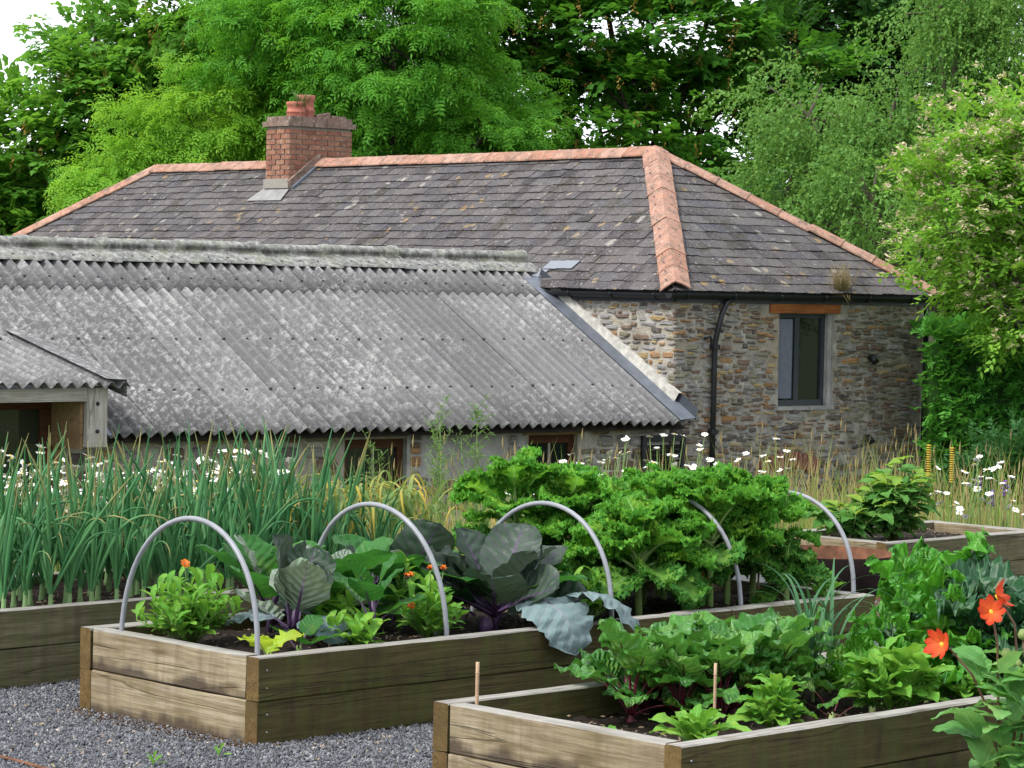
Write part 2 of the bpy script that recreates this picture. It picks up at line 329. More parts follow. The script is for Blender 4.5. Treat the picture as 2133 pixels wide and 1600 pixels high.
def petalmat(name, a, b):
    t = NT(name); o = t.coord('Object'); l = t.n('VectorMath', operation='LENGTH'); t.put(l.inputs[0], o)
    c = t.mix(t.math('ADD', t.ramp(l.outputs['Value'], [(.012, 1.), (.07, 0.)]), t.math('MULTIPLY', t.math('SUBTRACT', t.noise(60, o, 3), .5), .7)), a, b); t.fin(c, .6, t.bump(t.noise(90, o, 2), .3, .004), spec=.2)
    tr = t.n('BsdfTranslucent'); t.put(tr.inputs[0], c); ms = t.n('MixShader'); ms.inputs[0].default_value = .3
    t.t.links.new(t.b.outputs[0], ms.inputs[1]); t.t.links.new(tr.outputs[0], ms.inputs[2]); t.t.links.new(ms.outputs[0], t.out.inputs[0]); return t.m
MAT = {}
def setup_mats():
    m = MAT
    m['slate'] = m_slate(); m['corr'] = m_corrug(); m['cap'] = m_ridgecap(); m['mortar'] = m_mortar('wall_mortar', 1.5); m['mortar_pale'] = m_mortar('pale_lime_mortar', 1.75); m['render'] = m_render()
    m['ridge'] = m_terracotta('ridge_terracotta', (.2873,.1364,.0893), (.3431,.2023,.1522), .7)
    m['brick'] = m_terracotta('chimney_brick', (.2078,.0746,.0479), (.282,.1404,.0862), .5)
    m['brickcap'] = m_terracotta('weathered_brick', (.193,.1229,.0958), (.2226,.1668,.1341), .9)
    m['pot'] = m_terracotta('pot_terracotta', (.3181,.0993,.0627), (.3446,.115,.0798), .25)
    m['brickmortar'] = flat('brick_mortar', (.23,.21,.185), .95)
    m['stones'] = [m_stone('stone_rust', (.3609,.1856,.0717), (.4331,.2559,.1218), (.2045,.128,.0788)), m_stone('stone_brown', (.1744,.1152,.0831), (.2526,.1791,.129), (.1083,.0768,.0645)),
                   m_stone('stone_grey', (.2526,.2432,.2364), (.3609,.3519,.344), (.1684,.1536,.1433)), m_stone('stone_olive', (.2286,.2111,.1433), (.3128,.2879,.2078), (.1444,.128,.1003)), m_stone('stone_ochre', (.409,.2879,.1218), (.4571,.3583,.2006), (.2406,.1664,.086)),
                   m_stone('stone_dark', (.1083,.0896,.086), (.1684,.1407,.129), (.0842,.0768,.0717))]
    pale = [(.3, (.1634,.1247,.0731)), (.5, (.2838,.2279,.1505)), (.72, (.3784,.3225,.2365))]
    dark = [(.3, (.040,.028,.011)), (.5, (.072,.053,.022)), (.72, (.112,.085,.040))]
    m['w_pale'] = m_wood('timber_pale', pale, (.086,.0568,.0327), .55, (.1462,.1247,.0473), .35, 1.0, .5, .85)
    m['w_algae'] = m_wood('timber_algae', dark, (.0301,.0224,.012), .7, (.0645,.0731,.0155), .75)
    m['w_back'] = m_wood('timber_mossy', [(.3, (.086,.0731,.0387)), (.5, (.1419,.1204,.0731)), (.72, (.1892,.1634,.1075))], (.043,.0387,.0189), .6, (.0731,.0817,.0258), .6)
    m['w_end'] = m_wood('timber_end_grain', [(.3, (.0645,.0361,.0129)), (.5, (.1204,.0705,.0258)), (.72, (.1634,.1075,.0473))], (.043,.0258,.012), .6, (.1118,.086,.0258), .5, .5, .2)
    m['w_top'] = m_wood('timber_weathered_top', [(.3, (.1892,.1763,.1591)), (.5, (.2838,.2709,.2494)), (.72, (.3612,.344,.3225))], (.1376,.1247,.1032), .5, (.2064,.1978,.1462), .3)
    m['w_oak'] = m_wood('grey_oak', [(.3, (.258,.2451,.2236)), (.5, (.3526,.3354,.3096)), (.72, (.43,.4128,.387))], (.2064,.1806,.1462), .5, (.258,.2322,.172), .3)
    m['w_tan'] = m_wood('tan_cheek', [(.3, (.172,.1075,.0516)), (.5, (.2494,.1634,.086)), (.72, (.3096,.215,.1247))], (.129,.0774,.0387), .5, (.172,.129,.0602), .3)
    m['w_brown'] = m_wood('brown_joinery', [(.3, (.0473,.0172,.0086)), (.5, (.0774,.0292,.0146)), (.72, (.1032,.043,.0215))], (.0344,.0138,.0077), .5, (.0602,.0344,.0172), .3)
    m['w_lintel'] = m_wood('orange_lintel', [(.3, (.2236,.0688,.0172)), (.5, (.3096,.1032,.0301)), (.72, (.3612,.1462,.0473))], (.1118,.043,.0172), .5, (.215,.086,.0258), .3)
    m['bark'] = flat('bark', (.045,.037,.03), .95, 0, .35, 9, .15, .6)
    m['birchbark'] = flat('branch_bark', (.10,.085,.065), .95, 0, .4, 8, .15, .6)
    m['lead'] = flat('lead_sheet', (.135,.15,.18), .5, .35, .25, 5, .4, .3)
    m['black'] = flat('black_plastic', (.009,.010,.012), .5, 0, .3, 8, .35, .05)
    m['fascia'] = flat('dark_fascia', (.028,.032,.042), .5, 0, .3, 6, .4, .1)
    m['anthracite'] = flat('anthracite_frame', (.022,.028,.036), .4, 0, .2, 9, .5, .05)
    m['fillet'] = flat('lime_fillet', (.40,.385,.35), .95, 0, .3, 14, .15, .9)
    m['glass'] = m_glass('window_glass'); m['glass2'] = m_glass('door_glass', (.016,.024,.016))
    m['curtain'] = flat('net_curtain', (.13,.145,.18), .9, 0, .1, 20)
    m['hoop'] = flat('grey_pipe', (.205,.2132,.2337), .42, 0, .15, 9, .45, .05)
    m['nail'] = flat('screw_head', (.35,.35,.35), .45, .8)
    m['cane'] = flat('bamboo', (.36,.24,.15), .7, 0, .25, 14)
    m['iron'] = flat('dark_iron', (.016,.009,.008), .85, 0, .5, 6, .2, .3)
    m['rust'] = flat('rusty_iron', (.12,.05,.025), .8, .1, .5, 13, .3, .5)
    m['newslate'] = flat('new_slate', (.16,.175,.2), .55, 0, .1, 8)
    m['white'] = flat('white_flashing', (.19,.19,.185), .8, 0, .2, 8)
    m['gravel'] = m_gravel('gravel_bed'); m['pebble'] = m_pebble(); m['soil'] = m_soil(); m['ground'] = m_ground()
    m['crumb'] = flat('soil_crumb', (.085,.05,.03), .95, 0, .6, 25)
    m['chip'] = flat('compost_chips', (.16,.115,.075), .9, 0, .5, 30)
    # foliage
    G = leafmat
    m['L_syc'] = G('leaf_sycamore', (.055,.19,.020), (.18,.40,.05), trans=.48, drift=1)
    m['L_sycd'] = G('leaf_sycamore_deep', (.028,.135,.014), (.11,.30,.030), trans=.45, drift=1)
    m['L_ash'] = G('leaf_ash', (.055,.22,.022), (.17,.43,.042), trans=.48, drift=1)
    m['L_ashb'] = G('leaf_ash_bright', (.13,.34,.030), (.29,.53,.055), trans=.5, drift=1)
    m['L_dark'] = G('leaf_dark', (.014,.055,.011), (.04,.12,.02), trans=.25, drift=1)
    m['L_birch'] = G('leaf_birch', (.08,.21,.04), (.20,.37,.085), trans=.42, drift=1)
    m['L_coton'] = G('leaf_cotoneaster', (.10,.30,.028), (.27,.49,.065), trans=.45, drift=1)
    m['L_hedge'] = G('leaf_hedge', (.04,.19,.025), (.14,.40,.06), trans=.36, drift=1)
    m['L_bush'] = G('leaf_bush', (.024,.09,.026), (.06,.17,.045), trans=.25, drift=1)
    m['seed'] = G('maple_keys', (.25,.17,.035), (.42,.25,.07), trans=.25)
    m['bloom'] = G('buff_blossom', (.50,.46,.28), (.62,.53,.38), trans=.25)
    m['onion'] = G('leaf_onion', (.038,.165,.055), (.115,.31,.11), None, .42, .28, .45, tip=(.30,.27,.10), tipat=(.86,1.15))
    m['garlic'] = G('leaf_garlic', (.10,.19,.055), (.20,.30,.10), None, .5, .35, tip=(.50,.36,.06))
    m['kale'] = G('leaf_kale', (.050,.215,.022), (.155,.41,.045), (.30,.50,.16), .5, .4, veinw=.03, nveins=7, vs=.2, bm=.4)
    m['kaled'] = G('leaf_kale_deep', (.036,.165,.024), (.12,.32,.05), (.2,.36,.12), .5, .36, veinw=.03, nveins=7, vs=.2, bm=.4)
    m['kalestem'] = flat('kale_stem', (.22,.33,.10), .55, 0, .15, 12)
    m['purple'] = flat('purple_stem', (.065,.035,.085), .5, 0, .3, 9)
    m['redstem'] = flat('beet_stem', (.085,.010,.020), .45, 0, .4, 9)
    m['palestem'] = flat('pale_stem', (.32,.40,.16), .5, 0, .2, 9)
    m['neck'] = flat('onion_neck', (.16,.27,.10), .55, 0, .25, 9)
    m['stalk'] = flat('green_stalk', (.10,.17,.035), .6, 0, .3, 9)
    m['browny'] = flat('brown_stalk', (.11,.055,.03), .6, 0, .3, 9)
    m['cab_dark'] = G('leaf_red_cabbage', (.028,.062,.035), (.055,.085,.06), (.10,.055,.13), .42, .22, .45, 7, .03, bm=.5)
    m['cab_green'] = G('leaf_brassica_green', (.022,.125,.022), (.05,.20,.032), (.09,.15,.07), .42, .38, .4, 7, .022, bm=.5)
    m['cab_blue'] = G('leaf_glaucous', (.12,.185,.19), (.18,.25,.25), (.2,.2,.24), .5, .12, .4, 7, .018, bm=.7)
    m['cab_pale'] = G('leaf_pale_underside', (.20,.28,.19), (.26,.33,.25), (.24,.16,.28), .5, .2, .4, 8, .03, bm=.8)
    m['cal'] = G('leaf_calendula', (.085,.27,.025), (.18,.40,.055), (.23,.43,.11), .45, .34, nveins=6, veinw=.03)
    m['squash'] = G('leaf_squash', (.30,.46,.025), (.40,.54,.05), (.44,.55,.16), .5, .45, nveins=5)
    m['beet'] = G('leaf_beet', (.036,.165,.024), (.11,.31,.055), (.05,.045,.03), .34, .32, .6, 8, .018, .35, bm=.8)
    m['chard'] = G('leaf_chard', (.04,.22,.016), (.10,.35,.028), (.34,.5,.11), .36, .4, .5, 7, .03, .3, bm=1.0)
    m['chardd'] = G('leaf_spinach_dark', (.016,.075,.026), (.035,.12,.045), (.10,.19,.09), .36, .2, .55, 7, .03, bm=.9)
    m['rasp'] = G('leaf_raspberry', (.06,.21,.035), (.13,.33,.065), (.17,.35,.1), .5, .34, nveins=9, bm=.6)
    m['raspy'] = G('leaf_young_raspberry', (.17,.32,.035), (.25,.39,.06), (.25,.39,.1), .5, .4)
    m['dahlia_l'] = G('leaf_dahlia', (.09,.28,.065), (.20,.42,.13), (.24,.42,.16), .5, .36)
    m['leek'] = G('leaf_leek', (.03,.11,.045), (.065,.165,.07), None, .45, .2)
    m['grassy'] = G('grass_blades', (.14,.25,.035), (.30,.38,.10), None, .6, .38)
    m['grasstan'] = G('dry_grass', (.25,.19,.08), (.42,.34,.17), None, .6, .3)
    m['weed'] = G('leaf_weed', (.10,.20,.05), (.17,.29,.085), None, .5, .35)
    m['dead'] = G('leaf_dead', (.22,.13,.02), (.30,.18,.04), (.20,.11,.03), .7, .3)
    m['petal'] = flat('white_petal', (.78,.78,.74), .6, 0, .05, 20); m['eye'] = flat('yellow_eye', (.55,.36,.03), .7)
    m['orange'] = flat('orange_petal', (.62,.16,.01), .55, 0, .25, 30); m['scarlet'] = petalmat('scarlet_petal', (.50,.035,.014), (.66,.13,.03))
    m['violet'] = flat('violet_petal', (.17,.05,.28), .6); m['bud'] = flat('bud_green', (.16,.22,.06), .6)
setup_mats()

# ------------------------------------------------------------------ frames of the place
AB, AH = .7752, .6923
UB, VB = arr((math.cos(AB), math.sin(AB), 0)), arr((-math.sin(AB), math.cos(AB), 0))
PA, PC, PB, PD = arr((-1.111,12.312,0)), arr((.6592,10.178,0)), arr((-2.55,13.838,0)), arr((2.542,18.524,0))
PK = (1.845, 31.412, 0)
def bedpt(P, u, v, z=0): q = P + u*UB + v*VB; return (float(q[0]), float(q[1]), z)
def ground_z(x, y):
    sv = (arr(x)-PB[0])*VB[0] + (arr(y)-PB[1])*VB[1]
    t = np.clip((sv-4.2)/4.5, 0, 1); return -1.6*t*t*(3-2*t)

# ------------------------------------------------------------------ ground, gravel
def build_ground():
    xs = np.concatenate([np.linspace(-300,-16,12), np.linspace(-14,18,65), np.linspace(20,300,12)])
    ys = np.concatenate([np.linspace(-40,4,8), np.linspace(5,50,91), np.linspace(53,500,16)])
    X, Y = np.meshgrid(xs, ys, indexing='ij'); Z = ground_z(X, Y) - .004
    o = MB().add(np.stack([X,Y,Z],-1), grid(len(xs),len(ys)), 0, smooth=True).build('ground', MAT['ground'])
    tag(o, 'rough grassy ground falling away towards the cottage', None, kind='structure')
    V = [bedpt(PB,-5,-9,.0), bedpt(PB,12,-9,.0), bedpt(PB,12,1.5,.0), bedpt(PB,-5,1.5,.0)]
    o = MB().add(V, np.array([(0,1,2,3)])).build('gravel_path', MAT['gravel'])
    tag(o, 'blue grey gravel path between the raised beds', None, kind='structure')
    # pebbles lying on the path where it shows
    P = []
    def scat(n, x0, x1, y0, y1, test):
        q = R.uniform((x0,y0), (x1,y1), (n,2)); P.append(q[test(q)])
    def inbed(q, O, L, W, m=.0):
        d = q - O[:2]; u = d@UB[:2]; v = d@VB[:2]; return (u>-m)&(u<L+m)&(v>-m)&(v<W+m)
    ok = lambda q: ~(inbed(q,PA,4.43,1.36)|inbed(q,PC,3.6,1.36)|inbed(q,PB+UB*-1.4,5.2,1.36))
    view = lambda q: (np.abs(q[:,0]) < q[:,1]*.192+.05)
    scat(62000, -2.7, 1.0, 11.3, 14.8, lambda q: ok(q)&view(q))
    scat(4500, -.5, 1.6, 11.4, 12.9, lambda q: ok(q))
    scat(5000, 1.2, 4.2, 15.2, 18.8, lambda q: ok(q))
    P = np.concatenate(P); n = len(P); s = R.uniform(.0042,.0095,n)*np.where(R.random(n) < .05, 1.7, 1)
    base = arr([(1,0,0),(-.5,.87,0),(-.5,-.87,0),(.35,.35,.8),(-.5,.1,.7),(.2,-.4,.75)])
    F = np.array([(0,1,3),(1,4,3),(1,2,4),(2,5,4),(2,0,5),(0,3,5),(3,4,5)])
    a = R.uniform(0,6.28,n); c, d = np.cos(a), np.sin(a)
    Bv = base[None]*R.uniform(.65,1.35,(n,6,1)); tl = R.normal(0,.35,(n,2))
    Bv[...,2] += Bv[...,0]*tl[:,:1] + Bv[...,1]*tl[:,1:]
    x = Bv[...,0]*c[:,None]-Bv[...,1]*d[:,None]; y = Bv[...,0]*d[:,None]+Bv[...,1]*c[:,None]
    V = np.stack([P[:,:1]+x*s[:,None], P[:,1:]+y*s[:,None], .002+np.abs(R.normal(0,.0035,n))[:,None]+Bv[...,2]*s[:,None]],-1)
    FF = (F[None]+np.arange(n)[:,None,None]*6).reshape(-1,3)
    s2 = R.random(n) < .02; V[s2,:,2] += .003
    o = MB().add(V.reshape(-1,3), FF).build('gravel', MAT['pebble'])
    tag(o, 'loose blue grey stone chippings covering the path', 'gravel', kind='stuff')
build_ground()
def soil_spill():
    n = 2600; t = R.random(n); q = PA[None] + VB*(t*1.36)[:,None] - UB*np.abs(R.normal(0,.07,n))[:,None]; q2 = PA[None] + UB*(R.random(500)*2.6)[:,None] - VB*np.abs(R.normal(0,.03,500))[:,None]; q = np.concatenate([q,q2]); n = len(q)
    s = R.uniform(.003,.009,n); d = R.normal(0,1,(n,6,3))*[1,1,.6]; d = nrm(d)*s[:,None,None]; F = np.array([(0,1,2),(0,2,3),(0,3,4),(0,4,5),(1,2,4),(3,5,1)])
    V = q[:,None]+d+arr((0,0,.006)); o = MB().add(V.reshape(-1,3), (F[None]+np.arange(n)[:,None,None]*6).reshape(-1,3)).build('soil_crumbs', MAT['crumb']); tag(o,'brown soil crumbs spilt along the foot of the hooped bed','soil',kind='stuff')
    n = 160; q = R.uniform((-2.6,11.4),(.3,14.2),(n,2)); a = R.uniform(0,6.28,n); l = R.uniform(.006,.018,n); dx = np.stack([np.cos(a),np.sin(a),R.normal(0,.25,n)],-1)*l[:,None]; dy = np.stack([-np.sin(a),np.cos(a),R.normal(0,.25,n)],-1)*l[:,None]*.4; c = np.c_[q,np.full(n,.014)]
    o = MB().add(np.stack([c-dx,c+dy,c+dx,c-dy],1).reshape(-1,3), np.arange(4*n).reshape(-1,4)).build('leaf_litter', MAT['grasstan']); tag(o,'scattered dry leaf scraps on the gravel','leaf litter',kind='stuff')
soil_spill()

# ------------------------------------------------------------------ raised beds
def board_mesh(L, T, H, seed, cham=.006):
    """sawn sleeper: length on x, thickness on y, height on z, centred; slots side / end / top"""
    rs = np.random.default_rng(seed); n = max(6, int(L/.12)); xs = np.linspace(-L/2, L/2, n)
    a, b, c = T/2, H/2, cham
    sec = arr([(-a,-b+c),(-a+c,-b),(a-c,-b),(a,-b+c),(a,b-c),(a-c,b),(-a+c,b),(-a,b-c)])
    wob = rs.normal(0,.0016,(n,8,2)); wob[1:-1] = (wob[:-2]+wob[1:-1]+wob[2:])/2
    V = np.concatenate([np.repeat(xs[:,None,None],8,1), sec[None]+wob],-1)
    i = np.arange(n-1)[:,None]*8; mb = MB(); mb.add(V.reshape(-1,3), [])
    for j in range(8):
        q = np.stack([i[:,0]+j, i[:,0]+(j+1)%8, i[:,0]+8+(j+1)%8, i[:,0]+8+j], -1)[:, ::-1]
        mb.F.append((q, 2 if j in (4,5,6) else 0, False))
    mb.F.append((np.arange(8)[None], 1, False)); mb.F.append((np.arange(8)[None,::-1]+(n-1)*8, 1, False))
    return mb
def raised_bed(label, P, L, W, soil, front, end, splits=None, T=.088, H=.2):
    e = thing('raised_bed', label, 'raised bed', (float(P[0]),float(P[1]),0), AB)
    sd = int(abs(P[0])*1000)
    def put(l, cx, cyy, cz, rz, side, k):
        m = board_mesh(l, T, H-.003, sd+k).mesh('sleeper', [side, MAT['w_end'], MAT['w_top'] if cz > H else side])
        ob('sleeper', m, e, mat=MT((cx,cyy,cz), rz + R.normal(0,.0012), 0, R.normal(0,.004)))
    k = 0
    for lev in range(2):
        z = H/2 + lev*H + .001
        cuts = [0, *(splits[lev] if splits else []), L]
        for a, b in zip(cuts[:-1], cuts[1:]):
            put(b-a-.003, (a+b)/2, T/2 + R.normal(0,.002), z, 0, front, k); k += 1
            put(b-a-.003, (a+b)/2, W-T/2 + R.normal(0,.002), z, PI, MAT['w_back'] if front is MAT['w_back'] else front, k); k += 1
        off = .006 if lev else 0
        put(W-2*T-.004-off, T/2+.004+lev*.003, W/2, z, PI/2, end, k); k += 1
        put(W-2*T-.004, L-T/2-.004, W/2, z, PI/2, end, k); k += 1
    for x, z in ((.055,.06),(.055,.14),(.05,.26),(.05,.34)):      # screw heads
        b = MB().lathe([(0,.003),(.004,.003),(.005,0)], 8); s_ = b.build('screw', MAT['nail'], e)
        s_.matrix_local = MT((x,-.001,z), 0, 0, PI/2)
    nx, ny = int(L*14), int(W*16); X, Y = np.meshgrid(np.linspace(T-.01,L-T+.01,nx), np.linspace(T-.01,W-T+.01,ny), indexing='ij')
    Z = soil + .018*vnoise(np.stack([X,Y],-1),2.2,sd) + .012*vnoise(np.stack([X,Y],-1),9,sd+1) + R.normal(0,.006,X.shape)
    MB().add(np.stack([X,Y,Z],-1), grid(nx,ny), smooth=True).build('soil', MAT['soil'], e)
    n = int(260*L*W); q = R.uniform((T,T),(L-T,W-T),(n,2)); mb = MB(); a = R.uniform(0,6.28,n); s = R.uniform(.004,.014,n)
    dx = np.stack([np.cos(a),np.sin(a),R.normal(0,.4,n)],-1)*s[:,None]; dy = np.stack([-np.sin(a),np.cos(a),R.normal(0,.4,n)],-1)*s[:,None]*.35
    c = np.concatenate([q, (soil+.018*vnoise(q,2.2,sd)+.012*vnoise(q,9,sd+1)+.006)[:,None]],-1)
    V = np.stack([c-dx-dy,c+dx-dy,c+dx+dy,c-dx+dy],1).reshape(-1,3); mb.add(V, np.arange(4*n).reshape(-1,4))
    tag(mb.build('compost_chips', MAT['chip'], e), kind='stuff')
    return e
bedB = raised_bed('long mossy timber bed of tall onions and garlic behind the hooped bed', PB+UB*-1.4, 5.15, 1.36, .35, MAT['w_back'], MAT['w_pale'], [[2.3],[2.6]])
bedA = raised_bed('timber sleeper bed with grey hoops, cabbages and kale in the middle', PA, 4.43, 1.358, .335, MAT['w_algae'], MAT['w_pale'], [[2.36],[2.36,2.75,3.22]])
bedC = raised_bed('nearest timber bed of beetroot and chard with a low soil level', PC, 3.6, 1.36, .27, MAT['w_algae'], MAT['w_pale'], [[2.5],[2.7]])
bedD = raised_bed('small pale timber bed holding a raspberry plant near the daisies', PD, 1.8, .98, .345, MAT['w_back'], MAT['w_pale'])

# ------------------------------------------------------------------ stone cottage (local x along its window wall, y along its ridge)
W_, LT, INS, ZE, ZR, ZG = 4.18, 17.0, 2.68, 2.07, 3.76, -1.62
house = thing('stone_cottage', 'stone cottage with hipped slate roof and terracotta ridge tiles', 'house', PK, AH)
def panel(mb, o, ax, ay, nx, ny, amp, seed, n, mi=0):
    """displaced wall panel: origin o, edge vectors ax, ay, outward normal n"""
    o, ax, ay, n = map(arr, (o, ax, ay, n)); s, t = np.meshgrid(np.linspace(0,1,nx), np.linspace(0,1,ny), indexing='ij')
    P = o + s[...,None]*ax + t[...,None]*ay
    d = amp*(.6*vnoise(P,1.6,seed)+.5*vnoise(P,6,seed+1)+.35*vnoise(P,17,seed+2)); P = P + d[...,None]*n
    F = grid(nx, ny); mb.add(P, F if np.dot(np.cross(ax,ay), n) > 0 else F[:, ::-1], mi, smooth=True)
def stone_variants(k):
    out = []
    for i in range(k):
        rs = np.random.default_rng(100+i); m = 9; a = np.arange(m)*2*PI/m + rs.normal(0,.12,m)
        c, s = np.cos(a), np.sin(a); pw = rs.uniform(.35,.6)
        q = np.stack([np.sign(c)*np.abs(c)**pw, np.sign(s)*np.abs(s)**pw], -1)*.5*rs.uniform(.80,1.0,(m,1))
        def ring(f, y): return np.stack([q[:,0]*f, y+rs.normal(0,.10,m), q[:,1]*f*(.98)], -1)
        V = np.concatenate([ring(1.0,1.0)*[1,0,1]+[0,1,0], ring(.97,.1), ring(.72,-.75), arr([[rs.normal(0,.08),-1.0,rs.normal(0,.08)]])])
        j = np.arange(m); j2 = (j+1)%m
        F = [np.stack([j,j+m,j2+m,j2],-1)[:, ::-1], np.stack([j+m,j+2*m,j2+2*m,j2+m],-1)[:, ::-1], np.stack([j+2*m,j2+2*m,np.full(m,3*m)],-1)]
        out.append((V, F))
    return out
SV = stone_variants(12)
SMESH = {}
def stone_ob(parent, i, mi, M4):
    if (i, mi) not in SMESH: SMESH[(i,mi)] = MB().add(SV[i][0], [f.copy() for f in SV[i][1]]).mesh('stone', MAT['stones'][mi])
    return ob('stone', SMESH[(i,mi)], parent, mat=M4)
def rubble(x0, x1, z0, z1, rs, hole=(), hmin=.04, hmax=.095, lmin=.12, lmax=.42, skip=.12, wts=None):
    """random rubble: list of (x, z, w, h, material)"""
    out = []; z = z0
    while z < z1:
        h = rs.uniform(hmin, hmax)*(1.4 if rs.random() < .15 else 1); x = x0 - (rs.uniform(0,.2) if rs.random() < .3 else 0)
        while x < x1:
            w = rs.uniform(lmin, lmax)*(.6 if h < .055 else 1); xc, zc = x+w/2, z+h/2+rs.normal(0,.012)
            x += w + rs.uniform(.004,.02)
            if xc-w*.45 < x0 or xc+w*.45 > x1 or rs.random() < skip: continue
            if any(a-w*.5 < xc < b+w*.5 and c-h*.6 < zc < d+h*.6 for a,b,c,d in hole): continue
            out.append((xc, zc, w*rs.uniform(.92,1.02), h*rs.uniform(.86,1.08), int(rs.choice(6, p=wts))))
        z += h + rs.uniform(.001,.009)
    return out
WIN = (1.67, 2.58, .70, 1.80)
def build_cottage_walls():
    # window wall (faces the garden), wall above the outbuilding, and the two hidden sides
    mb = MB(); a, b, c, d = WIN
    for (x0,x1,z0,z1) in ((0,a,ZG,ZE),(b,W_,ZG,ZE),(a,b,ZG,c),(a,b,d,ZE)):
        panel(mb, (x0,0,z0), (x1-x0,0,0), (0,0,z1-z0), max(4,int((x1-x0)*22)), max(4,int((z1-z0)*22)), .012, 3, (0,-1,0))
    for P, q, r in (((a,.0,c),(0,.34,0),(0,0,d-c)), ((b,.34,c),(0,-.34,0),(0,0,d-c)), ((a,0,d),(b-a,0,0),(0,.34,0)), ((a,.34,c),(b-a,0,0),(0,-.34,0))):
        P, q, r = map(arr,(P,q,r)); mb.add([P,P+q,P+q+r,P+r], np.array([(0,1,2,3)]), 1)
    w = mb.build('wall', [MAT['mortar'], MAT['render']], house); rs = np.random.default_rng(21)
    st = rubble(-.025, W_+.01, -.55, ZE-.04, rs, [WIN,(1.4,2.75,1.80,1.95)], .018,.052,.08,.40,.05,[.13,.27,.24,.16,.08,.12])
    vis = sorted(st, key=lambda s: (s[1] < -.2, -s[2]*s[3])); mbr = MB()
    for k, (x,z,ww,h,mi) in enumerate(vis):
        if x > 3.0 and mi in (0,4) and rs.random() < .6: mi = int(rs.choice([1,5,3]))
        M4 = MT((x, -.002, z), 0, rs.normal(0,.06), rs.normal(0,.04), (ww*1.06, rs.uniform(.008,.032), h*1.16)); i = int(rs.integers(12))
        if k < 300: stone_ob(w, i, mi, M4)
        else:
            V = (np.c_[SV[i][0], np.ones(len(SV[i][0]))] @ np.array(M4).T)[:, :3]; mbr.add(V, [f.copy() for f in SV[i][1]], mi)
    tag(mbr.build('small_stones', MAT['stones'], w), kind='stuff')
    mb = MB(); panel(mb, (0,0,ZG), (0,LT,0), (0,0,ZE-ZG), 150, 34, .012, 9, (-1,0,0))
    w2 = mb.build('wall', MAT['mortar_pale'], house)
    for (y,z,ww,h,mi) in rubble(-.025, 2.5, .45, ZE-.05, np.random.default_rng(4), (), .026,.07,.09,.32,.16, [.07,.12,.42,.22,.11,.06]):
        if z < .45+ (y+.1)*.60: continue
        stone_ob(w2, int(rs.integers(12)), mi, MT((-.006,y,z), PI/2*3, rs.normal(0,.05), 0, (ww, rs.uniform(.010,.022), h)))
    MB().box((W_-.3,.0,ZG),(W_,LT,ZE-.02)).box((.02,LT-.3,ZG),(W_-.31,LT,ZE-.02)).build('rear_wall', MAT['mortar'], house)
    # brick patch low in the window wall
    pt = ob('brick_arch', None, house)
    for i in range(13):
        t_ = (i-6)/6; x = 1.88 + t_*.46; z = .07 - .10*t_*t_
        b_ = MB().obox((0,0,0),(.03,0,0),(0,.03,0),(0,0,.095)).build('brick', MAT['brick'], pt); b_.matrix_local = MT((x,-.012,z), 0, t_*.25)
build_cottage_walls()

